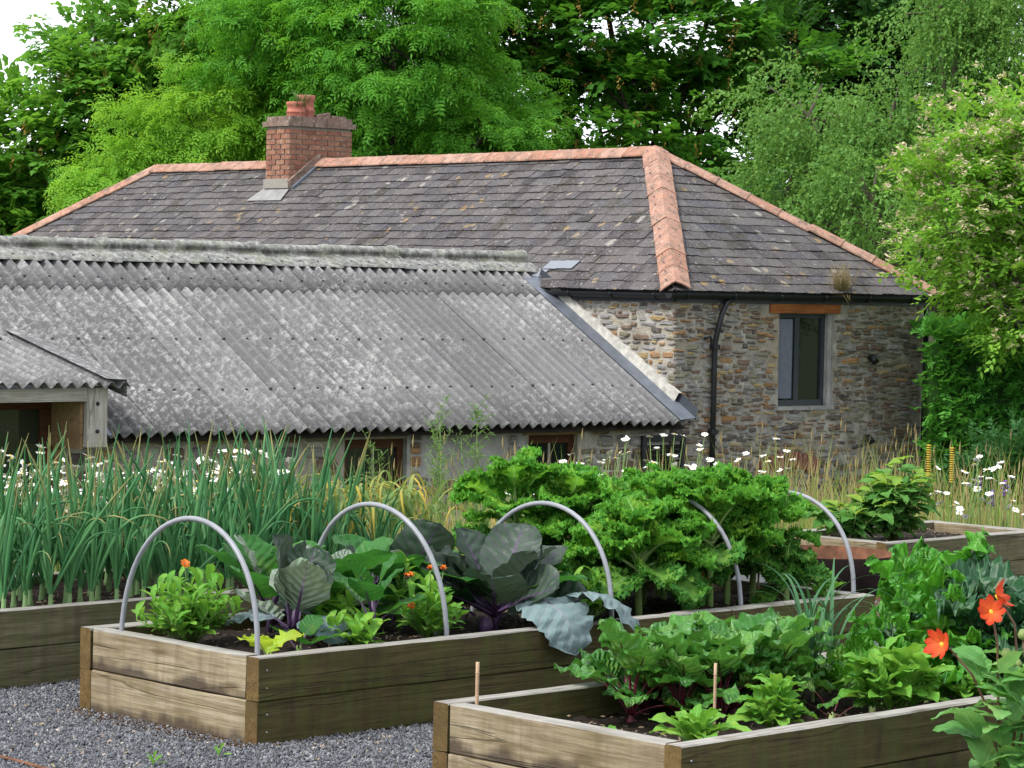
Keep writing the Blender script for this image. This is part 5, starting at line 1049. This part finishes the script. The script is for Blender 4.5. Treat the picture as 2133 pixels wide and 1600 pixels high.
def onions():
    rs = np.random.default_rng(31); k = 0
    words = 'first second third fourth fifth sixth seventh eighth ninth tenth eleventh twelfth thirteenth fourteenth fifteenth sixteenth seventeenth eighteenth nineteenth twentieth'.split(); nf = 0
    for row, v in enumerate((.20,.40,.62,.84,1.06,1.2)):
        u = -1.05 + rs.uniform(0,.1)
        while u < 2.75:
            p = bedpt(PB, u+rs.normal(0,.02), v+rs.normal(0,.025), .34); u += rs.uniform(.115,.185)
            if p[0] < -p[1]*(.186 if row == 0 else .2): continue
            front = row == 0 and nf < 20
            if front: nf += 1
            e = thing('onion_plant', words[nf-1]+' onion plant from the left in the front row along the mossy board' if front else 'tall onion plant among the back rows of the long left bed', 'onion', p, rs.uniform(0,6.28), 'front row of onions' if front else 'back rows of onions')
            n = int(rs.integers(6,9)); hs = rs.uniform(.72,.98)
            MB().lathe([(.0,-.02),(.016,.0),(.018,.02),(.013,.05),(.011,.10),(.008,.13)],8).build('bulb_neck', M_['neck'], e)
            for j in range(n):
                kk = rs.random() < .27; m = LM['onionk' if kk else 'onion']; a = j*2.4+rs.normal(0,.3)
                ob('leaf', m[int(rs.integers(len(m)))], e, mat=MT((.006*math.cos(a),.006*math.sin(a),.10), a, abs(rs.normal(0,.19))+.02, rs.normal(0,.09), hs*rs.uniform(.5,1.05)))
    for k in range(20):
        p = bedpt(PB, rs.uniform(2.45,3.62), rs.uniform(.2,1.2), .34); e = thing('garlic_plant', 'yellowing garlic plant with bent strap leaves beside the onions', 'garlic', p, rs.uniform(0,6.28), 'garlic at the end of the onion bed')
        MB().lathe([(.010,0),(.011,.1),(.009,.22)],7).build('stem', M_['palestem'], e)
        for j in range(8): ob('leaf', LM['garlic'][int(rs.integers(6))], e, mat=MT((0,0,.05+.02*j), j*2.6+rs.normal(0,.3), rs.normal(0,.08), rs.normal(0,.1), rs.uniform(.75,1.08)))
onions()
def kale(label, u, v, h, n, seed, kind='kale', lean=0, smax=1.0, zlow=.46):
    rs = np.random.default_rng(seed); e = thing('kale_plant', label, 'kale', bedpt(PA,u,v,.32), rs.uniform(0,6.28))
    MB().tube([(0,0,-.03),(.008,.004,h*.5),(lean,0,h*.95)], [.021,.018,.011], 9).build('stem', M_['kalestem'], e)
    for k in range(n):
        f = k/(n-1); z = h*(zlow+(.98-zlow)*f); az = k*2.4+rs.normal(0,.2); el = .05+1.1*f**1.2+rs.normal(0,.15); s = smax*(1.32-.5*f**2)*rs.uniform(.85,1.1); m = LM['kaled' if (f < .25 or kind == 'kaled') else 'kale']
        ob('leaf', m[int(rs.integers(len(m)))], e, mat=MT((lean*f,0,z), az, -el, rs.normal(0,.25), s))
    return e
kale('broad pale green curly kale beside the third hoop, stem base by the board',2.95,.42,.42,27,1)
kale('tall curly kale with a bare thick stem in the middle of the clump',3.52,.42,.57,27,2)
kale('curly kale on a slim pale stem behind the orange dead leaf',3.62,.86,.54,24,3)
kale('curly kale standing between the fourth and fifth hoops',4.02,.55,.52,26,4)
kale('curly kale at the far end of the hooped bed by the iron bowl',4.02,.98,.50,26,5)
kale('low deep green kale under the fifth hoop',3.98,.26,.30,10,6,'kaled',smax=.6)
kale('curly kale at the back of the bed behind the broad one',3.05,1.05,.55,28,7)
kale('deep green kale with one upright leaf in front of the brown window',2.80,1.2,.62,17,8,'kale',.03,1.05)
kale('curly kale filling the gap between the two tallest plants',3.30,.72,.52,22,9)
kale('curly kale behind the fourth hoop near the back board',3.78,1.05,.52,26,10)
kale('small curly kale leaning over the fourth hoop foot',3.75,.50,.42,24,11,smax=.85)
def other_brassicas():
    def cab(name, label, cat, u, v, spec, seed, z=.33, stem='purple', sh=.12, az=0):
        e = thing(name, label, cat, bedpt(PA,u,v,z), az); MB().tube([(0,0,-.03),(.004,0,sh*.5),(0,0,sh)],[.016,.015,.012],8).build('stem', M_[stem], e)
        for i,(kd,n,el0,el1,s0,s1) in enumerate(spec): rosette(e, LM[kd], n, sh*.5, sh, el0, el1, s0, s1, seed+i, .012, az0=i*1.1)
        return e
    e = cab('red_cabbage','huge purple veined cabbage spilling blue leaves over the board','cabbage',1.98,.52,[('cabd',14,.1,.68,1.12,.8),('cabg',6,.3,.62,1.15,1.0)],200,sh=.13)
    hang = [leaf('outer_leaf',.52,.165,[M_['cab_blue'],M_['purple']],78+i,'round',24,15,.55,-1.75+.35*i,-.12,.014,5.5,.010,8,.12,.012,.04,9) for i in range(2)]
    for i,(az, r_, zz, s) in enumerate(((-.90,.20,.13,1.12),(-.30,.30,.15,1.08),(-2.6,.12,.08,.85))): ob('leaf', hang[i%2], e, mat=MT((r_*math.cos(az),r_*math.sin(az),zz), az, -.05, .12*(-1)**i, s))
    MB().lathe([(0,-.05),(.032,-.03),(.042,.01),(.03,.045),(0,.06)],12).build('swollen_stem', M_['purple'], e).location = (-.05,-.09,.02)
    cab('cabbage_plant','young cabbage with round blue leaves inside the first hoop','cabbage',.72,.62,[('cabb',4,.35,.5,.85,.8),('cabd',3,.95,1.25,.95,.85),('cabp',3,.45,.7,1.1,1.05)],210,az=.4)
    cab('cabbage_plant','green leaved cabbage behind the orange marigold at the second hoop','cabbage',1.28,.92,[('cabg',9,.35,.9,1.1,.95),('cabp',4,.5,.8,1.0,.95)],220)
    cab('cabbage_plant','dark green cabbage between the second and third hoops at the back','cabbage',1.72,1.0,[('cabg',10,.3,.85,1.1,.95),('cabd',3,.5,.8,.9,.85)],230)
    cab('cabbage_plant','leafy cabbage beside the onions left of the second hoop','cabbage',.98,1.12,[('cabg',7,.45,1.0,1.05,.95),('cabp',2,.7,.9,1.0,1.0)],240)
    e = cab('kohlrabi_plant','slender purple stemmed kohlrabi near the front board','kohlrabi',.98,.34,[('cabg',6,.6,1.1,.72,.6)],250,sh=.24); rosette(e,[leaf('young_leaf',.2,.03,[M_['purple']],251,'ovate',10,5,.9,.2,.2,.01,3)],5,.2,.27,.9,1.3,.7,.5,252)
    cab('cabbage_plant','small serrated green seedling at the foot of the first hoop','cabbage',.52,.34,[('cabg',4,.4,.9,.42,.36)],260,sh=.05,stem='stalk')
    e = thing('squash_seedling','yellow green squash seedling in the near corner of the hooped bed','squash',bedpt(PA,.27,.27,.33),.3)
    for a,s,el in ((-2.6,1.0,.45),(-.3,1.12,.35),(1.9,.8,.6),(.6,.6,.8)): ob('leaf', LM['squash'][0 if a<0 else 1], e, mat=MT((0,0,0), a+.3, -el, .1, s))
    e = thing('dead_kale_leaf','wilted orange brown kale leaf hanging among the stems','leaf',bedpt(PA,3.42,.52,.52),0); ob('blade', LM['dead'][0], e, mat=MT((0,0,0),-1.2,.2,0,1.0)); MB().tube([(0,0,0),(.02,0,-.12),(.02,0,-.19)],.008,6).build('stalk', M_['browny'], e)
other_brassicas()
def calendula(label, P, u, v, n, sp, h, seed, fl=(), z=.33, name='marigold_plant', cat='marigold', kind='cal', s=1.0):
    rs = np.random.default_rng(seed); e = thing(name, label, cat, bedpt(P,u,v,z), 0); st = MB(); tips = []
    for k in range(n):
        a = k*2.4+rs.normal(0,.3); r = sp*math.sqrt((k+.5)/n); hh = h*(1-.55*(r/sp)**2)*rs.uniform(.75,1.05); T = arr((r*math.cos(a),r*math.sin(a),hh)); st.tube([(0,0,0),T*[.45,.45,.6],T],[.006,.005,.003],5); tips.append(T)
        for j in range(8):
            f = .30+.7*j/7; q = arr((T[0]*(.45+.55*(f-.3)/.7)*f**.3, T[1]*(.45+.55*(f-.3)/.7)*f**.3, T[2]*f)); b = j*2.4+a; m = LM[kind]
            ob('leaf', m[int(rs.integers(len(m)))], e, mat=MT(tuple(q), b, -(.1+.75*f+rs.normal(0,.15)), rs.normal(0,.2), s*rs.uniform(.7,1.1)*(1.05-.35*f)))
    st.build('stems', M_['stalk'], e)
    for (x,y,zz,i) in fl:
        g = ob('flower', CALF[i], e, mat=MT((x,y,zz), 0, rs.normal(0,.3), .5+rs.normal(0,.3), 1.0)); MB().tube([(x*.6,y*.6,zz-.14),(x,y,zz-.01)],.003,4).build('flower_stalk', M_['stalk'], e)
    return e
calendula('bushy light green marigold with one orange flower at the left corner',PA,.30,.88,26,.26,.32,300,[(-.03,-.02,.40,0)])
calendula('marigold with several orange flowers by the second hoop foot',PA,1.32,.30,12,.18,.28,301,[(-.12,-.05,.33,1),(-.10,.0,.33,1),(.0,-.05,.37,1),(-.09,-.12,.2,0),(.06,.06,.36,1)])
calendula('marigold with orange buds behind the first hoop',PA,.98,.78,4,.10,.36,302,[(-.10,.0,.42,1),(-.02,.04,.40,1)])
calendula('marigold tip showing between the big cabbage leaves',PA,1.50,.72,3,.07,.42,303)
calendula('leafy marigold beside the third hoop foot under the kale',PA,2.56,.42,9,.17,.22,304)
calendula('low green seedlings under the kohlrabi',PA,1.02,.62,10,.2,.17,305)
calendula('leafy green plants between the first hoop and the marigold',PA,.78,.26,7,.15,.13,307)
calendula('marigold seedling at the far front corner by the fifth hoop',PA,4.2,.16,2,.04,.10,306)

# ------------------------------------------------------------------ hoops, canes, bowl
def hoops():
    for i,(u,lab) in enumerate(((.075,'first grey pipe hoop at the near end of the middle bed'),(1.25,'second grey pipe hoop over the orange marigold'),(2.40,'third grey pipe hoop beside the big purple cabbage'),(3.41,'fourth grey pipe hoop half hidden in the kale'),(4.37,'fifth grey pipe hoop at the far end by the iron bowl'))):
        q = np.linspace(0,PI,30); hw = .515; hh = (.645,.665,.62,.63,.60)[i]; x = np.full(30,0.)+.03*np.sin(q)*(-1)**i; y = .615-hw*np.cos(q); z = .33+hh*np.sin(q)**.82
        P = np.stack([x+u,y,z],-1); P = np.concatenate([[P[0]-[0,0,.15]],P,[P[-1]-[0,0,.15]]])
        o = MB().tube(P, .0128, 10).build('cloche_hoop', M_['hoop']); o.location = tuple(PA); o.rotation_euler = (0,0,AB); tag(o, lab, 'hoop', 'cloche hoops on the middle bed')
hoops()
def cane(P,u,v,z0,z1,lab,r=.006,lean=(0,0)):
    n = 7; t = np.linspace(0,1,n); L = z1-z0; pts = np.stack([t*lean[0],t*lean[1],z0+t*L],-1); rad = r*(1+.18*(np.arange(n)%2)*0); mb = MB().tube(pts, rad, 8)
    for k in (.3,.62,.88): mb.tube([pts[0]+(pts[-1]-pts[0])*(k-.004), pts[0]+(pts[-1]-pts[0])*(k+.004)], r*1.22, 8)
    o = mb.build('garden_cane', M_['cane']); o.location = bedpt(P,u,v,0); tag(o, lab, 'cane')
cane(PC,.12,1.23,.2,.565,'short bamboo cane stub at the left corner of the near bed',.0075)
cane(PC,.70,.46,.22,.60,'thin bamboo cane between the salad plants in the near bed',.006)
cane(PA,.78,.42,.3,.48,'brown stick end near the squash seedling',.007)
cane(PA,3.95,.45,.3,.62,'thin dark cane among the kale stems',.006,(.01,0))
def bowl():
    e = thing('fire_bowl','large dark iron bowl with rusty rim behind the kale','bowl',(2.06,17.78,.04),0)
    r = .46; prof = [(.0,.0),(.16,.005),(.28,.05),(.37,.14),(.43,.24),(r,.355),(r-.002,.365)]; b = MB().lathe(prof,48); b.build('body', M_['iron'], e)
    ins = [(r-.006,.365),(.425,.25),(.36,.15),(.27,.06),(.0,.012)]; MB().lathe(ins,48).build('rusty_inside', M_['rust'], e)
    o = MB().obox((0,0,.04),(.14,.03,0),(-.02,.07,0),(0,0,.04)); s = o.build('log', M_['cane']); s.location = (2.03,17.75,.0); s.location.x = 2.36; tag(s,'short log end lying beside the iron bowl','log')
bowl()
def edging():
    o = MB().tube([(-2.259,11.954,.012),(-2.180,11.866,.012),(-2.025,11.694,.012),(-1.899,11.547,.012)],.009,4).build('metal_edging', M_['rust']); tag(o,'rusty strip of metal edging in the gravel corner','edging')
edging()

# ------------------------------------------------------------------ near bed: beetroot, salad, chard, dahlia
def near_bed():
    rs = np.random.default_rng(41)
    ordn = ['leftmost','second','third','fourth','fifth','sixth','seventh','eighth','ninth','tenth','rightmost']
    for k,(u,v) in enumerate(sorted(((.92,1.12),(1.10,1.0),(1.08,1.2),(1.28,1.1),(1.42,.98),(1.46,1.2),(1.62,1.08),(1.78,1.0),(1.8,1.18),(1.25,.9),(1.6,.92)), key=lambda q: q[0]-q[1])):
        e = thing('beetroot_plant',ordn[k]+' beetroot plant from the left in the red stalked row of the near bed','beetroot',bedpt(PC,u,v,.26),rs.uniform(0,6.28),'beetroot row in the near bed')
        MB().lathe([(0,-.03),(.02,-.01),(.022,.004),(.014,.016),(.008,.03)],10).build('root_crown', M_['redstem'], e); rosette(e, LM['beet'], 13, .03,.04,.55,1.38,.8,1.05,400+k,.012)
    calendula('small salad plant with broad pale leaves behind the front plank',PC,.52,.40,3,.05,.09,501,z=.27,name='salad_plant',cat='salad plant',kind='rocket',s=1.1)
    calendula('upright salad plant just right of the bamboo cane',PC,1.02,.42,8,.10,.20,502,z=.27,name='salad_plant',cat='salad plant',kind='rocket',s=.95)
    calendula('large leafy salad clump overhanging the front plank',PC,1.80,.40,10,.16,.24,503,z=.27,name='salad_plant',cat='salad plant',kind='rocket',s=1.25)
    calendula('seedling with two narrow leaves near the left corner',PC,.42,.80,1,.01,.03,504,z=.27,name='seedling',cat='seedling',kind='rocket',s=.45)
    calendula('pale lettuce like plants at the foot of the leeks',PC,2.02,1.02,4,.10,.10,505,z=.27,name='salad_plant',cat='salad plant',kind='rocket',s=1.0)
    calendula('fresh green seedlings right of the big salad clump',PC,2.35,.45,5,.14,.10,506,z=.27,name='salad_plant',cat='salad plant',kind='rocket',s=.9)
    def ch(label,u,v,kd,n,el0,el1,s0,s1,seed,name='chard_plant',cat='chard'):
        e = thing(name,label,cat,bedpt(PC,u,v,.27),0); rosette(e, LM[kd], n, .0,.05,el0,el1,s0,s1,seed,.02,roll=.35); MB().lathe([(.016,-.03),(.014,.01),(.006,.03)],8).build('crown_base', M_['palestem'], e); return e
    ch('tall bright green chard with pale ribs at the right',2.86,.98,'chard',22,.8,1.45,1.15,1.5,601)
    ch('low spreading chard in front of the leeks',2.05,.72,'chard',7,.35,1.0,.58,.62,602)
    ch('crinkled chard between the leeks and the tall one',2.30,.98,'chard',8,.5,1.2,.72,.7,603)
    ch('dark blistered spinach at the right edge',2.74,.60,'chardd',20,.7,1.4,1.3,1.6,604,'spinach_plant','spinach')
    ch('chard with broad leaves rising beside the dahlia',2.45,.72,'chard',15,.6,1.35,1.0,1.15,607)
    ch('chard at the far end of the near bed',3.15,1.05,'chard',14,.8,1.4,1.1,1.3,608)
    ch('glossy green chard below the dark spinach',2.45,.46,'chard',8,.4,1.25,.62,.6,605)
    ch('young beet leaf plant with red stalks behind the salad clump',1.62,.60,'beet',6,.4,1.1,.6,.55,606,'beetroot_plant','beetroot')
    for k,(u,v) in enumerate(((2.06,1.12),(1.98,1.0),(2.22,1.1))):
        e = thing('leek_plant',('middle','leftmost','rightmost')[k]+' of three thin dark leeks with arching leaves behind the beetroot','leek',bedpt(PC,u,v,.26),k,'leeks in the near bed'); MB().lathe([(.008,0),(.008,.1),(.007,.14)],7).build('stem', M_['palestem'], e)
        for j in range(7): ob('leaf', LM['leek'][(j+k)%6], e, mat=MT((0,0,.08), j*2.4, rs.normal(0,.1), 0, rs.uniform(1.0,1.5)))
    for k,(u,v) in enumerate(((2.5,.3),(2.6,.22),(2.75,.28))):
        e = thing('leek_plant','slim leek with upright leaves behind the dahlia','leek',bedpt(PC,u,v,.26),k*2,'leeks behind the dahlia')
        for j in range(6): ob('leaf', LM['leek'][(j*2+k)%6], e, mat=MT((0,0,.02), j*2.4, rs.normal(0,.1), 0, rs.uniform(.7,.9)))
    # dahlia standing in front of the bed at the right
    e = thing('dahlia_plant','scarlet dahlia with dark stems leaning in at the right edge','dahlia',(2.02,11.05,0),0); B0 = arr((2.02,11.05,0))
    def stem(pts, r=.007): MB().tube(arr(pts)-B0, np.linspace(r,r*.55,len(pts)), 7).build('stem', M_['browny'], e)
    F1, F2, F3 = arr((1.955,11.0,.885)), arr((1.735,10.95,.70)), arr((1.93,10.98,.83))
    stem([B0,(1.98,11.03,.4),(1.965,11.01,.7),F3-[-.01,0,.03]]); stem([B0,(1.95,11.0,.40),(1.86,10.97,.58),F2+[.03,.0,-.015]]); stem([B0,(2.06,11.02,.5),(2.03,11.0,.78),F1+[.03,.02,-.03]]); stem([B0,(2.10,11.0,.5),(2.06,10.98,.72)])
    for P,rz,ry,rx,s in ((F1,.3,.9,.5,1.05),(F2,.2,-1.45,.45,1.05),(F3,.1,-.75,1.1,.95)): ob('flower', DAHF, e, mat=MT(tuple(P-B0),rz,ry,rx,s))
    for P in ((2.06,10.98,.74),(2.0,11.0,.66),(2.04,10.99,.62)): MB().lathe([(0,-.02),(.018,-.012),(.022,.005),(.012,.022),(0,.026)],10).build('bud', M_['bud'], e).location = tuple(arr(P)-B0)
    r2 = np.random.default_rng(9)
    for k in range(58):
        z = r2.uniform(.06,.62); a = r2.uniform(0,6.28); P = arr((2.0+r2.normal(0,.06)-.03*(z<.35),10.95+r2.normal(0,.07),z)); ob('leaf', LM['dah'][k%3], e, mat=MT(tuple(P-B0), a, -r2.uniform(-.1,.9), r2.normal(0,.3), r2.uniform(.7,1.35)))
near_bed()

# ------------------------------------------------------------------ raspberry, daisies, meadow
def raspberry():
    rs = np.random.default_rng(51)
    for lab,u,v,h,n in (('tall raspberry cane plant in the small back bed',.62,.42,.60,19),('lower raspberry sucker left of the tall canes',.30,.55,.36,7)):
        e = thing('raspberry_plant',lab,'raspberry',bedpt(PD,u,v,.33),0); st = MB()
        for k in range(n):
            a = k*2.4; r = .27*math.sqrt((k+.5)/n); hh = h*rs.uniform(.45,1.05)*(1-.25*r/.27); T = arr((r*math.cos(a),r*math.sin(a),hh)); st.tube([(0,0,0),T*[.5,.5,.55],T],[.006,.005,.003],5)
            for j in range(6):
                f = .35+.65*j/5; q = T*[f,f,f]; b = rs.uniform(0,6.28); yl = f > .9
                for d in (-.75,0,.75): ob('leaf', LM['raspy' if yl else 'rasp'][int(rs.integers(2))], e, mat=MT(tuple(q), b+d, -rs.uniform(-.1,.5), rs.normal(0,.2), rs.uniform(.85,1.3)))
        st.build('canes', M_['stalk'], e)
raspberry()
def meadow():
    rs = np.random.default_rng(61)
    def clump(u, v, h, n, lab, grp, sp=.16):
        q = PB+u*UB+v*VB; z = float(ground_z(q[0],q[1])); e = thing('oxeye_daisy',lab,'daisy',(float(q[0]),float(q[1]),z),rs.uniform(0,6.28),grp); st = MB()
        for k in range(n):
            a = rs.uniform(0,6.28); r = sp*math.sqrt(rs.random()); hh = h*rs.uniform(.72,1.1); T = arr((r*math.cos(a)*1.3,r*math.sin(a)*1.3,hh)); st.tube([T*[.4,.4,0],T*[.7,.7,.55],T],[.004,.0035,.003],4)
            ob('flower', DAISY[int(rs.integers(3))], e, mat=MT(tuple(T), rs.uniform(0,6.28), rs.normal(0,.3), rs.normal(0,.3)+.25, rs.uniform(.85,1.15)))
        st.build('stems', M_['stalk'], e)
    for k in range(44): clump(rs.uniform(1.3,3.3), rs.uniform(1.55,2.6), rs.uniform(.62,1.0), 12, 'white oxeye daisies crowding behind the onion leaves','daisies behind the onions')
    for k in range(19): clump(rs.uniform(6.3,9.6), rs.uniform(1.7,3.8), rs.uniform(.5,.88), 6, 'white oxeye daisies below the stone wall behind the kale','daisies behind the kale')
    for k in range(7): clump(rs.uniform(9.1,10.3), rs.uniform(.95,1.6), rs.uniform(.45,.78), 6, 'white oxeye daisies beyond the small back bed','daisies beside the small bed')
    # grasses with seed heads
    n = 5200; u = rs.uniform(-1,13,n); v = rs.uniform(1.5,4.6,n); q = PB[None]+u[:,None]*UB+v[:,None]*VB; h = rs.uniform(.2,.52,n)*np.where(rs.random(n)<np.where(u>5.5,.35,.2),1.7,1)
    mb = MB(); a = rs.uniform(0,6.28,n); ln = rs.uniform(.05,.25,n); base = np.c_[q[:,:2], ground_z(q[:,0],q[:,1])]; d = np.stack([np.cos(a),np.sin(a),a*0],-1); w = np.stack([np.cos(a*3.1),np.sin(a*3.1)*.3,a*0],-1)*.0045
    m1 = base+d*(ln*.35)[:,None]+np.stack([a*0,a*0,h*.6],-1); tp = base+d*ln[:,None]+np.stack([a*0,a*0,h],-1)
    V = np.stack([base-w,base+w,m1+w*.8,m1-w*.8,tp],1); I = np.arange(n)[:,None]*5; isT = rs.random(n) < np.where(u > 5.5, .45, .22)
    for sel, mi in ((~isT,0),(isT,1)):
        mb.F.append((np.concatenate([I[sel]+0,I[sel]+1,I[sel]+2,I[sel]+3],1),mi,False)); mb.F.append((np.concatenate([I[sel]+3,I[sel]+2,I[sel]+4],1),mi,False))
    mb.V.append(V.reshape(-1,3)); mb.UV.append(np.zeros((n*5,2))); mb.n = n*5
    hs = tp[isT][:700]                                                   # seed heads
    for P in hs: mb.tube([P-[0,0,.05],P-[0,0,.01],P+[.004,0,.05]],[.002,.0065,.001],4,1,cap=False)
    tag(mb.build('meadow_grass',[M_['grassy'],M_['grasstan']]),'wild grass and seed heads growing below the stone walls','grass',kind='stuff')
    # tall fine-leaved weeds in front of the outbuilding
    for k,(u,v,h) in enumerate(((4.6,1.75,1.15),(4.8,1.9,1.22),(5.05,1.8,1.26),(5.2,2.0,1.05),(4.35,2.0,1.0),(5.4,1.8,.9),(4.5,1.6,.92))):
        q = PB+u*UB+v*VB; e = thing('tall_weed','tall feathery green weed in front of the outbuilding wall','weed',(float(q[0]),float(q[1]),0),k,'tall weeds by the outbuilding'); st = MB(); lf = MB()
        T = arr((rs.normal(0,.06),rs.normal(0,.06),h)); st.tube([(0,0,0),T*.5+[.02,0,0],T],[.005,.004,.002],5); tips = [(T*f, T*f+arr((math.cos(b)*.09,math.sin(b)*.09,.10))) for f,b in zip(np.linspace(.5,.98,11), rs.uniform(0,6.28,11))]
        for A,Bq in tips: st.tube([A,Bq],[.0025,.0015],4)
        X = rs.normal(size=(170,3)); f = rs.uniform(.25,1,170); P = T[None]*f[:,None]+rs.normal(0,.022,(170,3))*[1,1,.5]; k2 = rs.integers(11,size=80); tt = rs.random((80,1)); P[:80] = arr([tips[i][0] for i in k2])*(1-tt)+arr([tips[i][1] for i in k2])*tt
        scatter(lf,[tmpl_oval(rs,1,.055,.01,.09)],P,X+[0,0,.5],arr((0,0,1.))+rs.normal(0,.3,X.shape),rs.uniform(.6,1.1,170),rs); st.build('stems', M_['stalk'], e); tag(lf.build('leaves', M_['weed'], e),kind='stuff')
    # two yellow seed spikes and violet flowers at the wall's end
    for k,(x,y,h,lab) in enumerate(((3.58,23.6,.78,'yellow flower spike nearest the end of the stone wall'),(3.78,23.6,.76,'taller yellow flower spike just right of the other'))):
        e = thing('flower_spike',lab,'flower',(x,y,0),0); MB().tube([(0,0,0),(.01,0,h*.6),(.0,0,h)],.006,5).build('stem', M_['stalk'], e); mb = MB()
        for i in range(16): mb.lathe([(.008,-.006),(.026,0),(.008,.006)],8,0,(0,0,h*(.62+.38*i/15)))
        mb.build('whorls', M_['eye'], e)
    for k,(x,y,h) in enumerate(((3.98,23.4,.52),(4.2,23.4,.50),(4.08,23.3,.42))):
        e = thing('violet_flower','small violet flower spike below the hedge','flower',(x,y,0),0,'violet flowers below the hedge'); MB().tube([(0,0,0),(0,0,h)],.005,5).build('stem', M_['stalk'], e); mb = MB()
        for i in range(9): mb.lathe([(.0,-.012),(.02,0),(0,.012)],6,0,(rs.normal(0,.015),rs.normal(0,.015),h-.015*i))
        mb.build('petals', M_['violet'], e)
    # ragged seedlings in the gravel
    for k,(x,y) in enumerate(((-1.86,13.32),(-1.98,13.28),(-1.25,12.02),(-1.5,11.75))):
        e = thing('gravel_seedling','small green weed sprouting from the gravel','weed',(x,y,0),0,'weeds in the gravel'); rosette(e, LM['cal'], 6, 0,.03,.4,1.1,.32,.25,700+k,.004)
meadow()
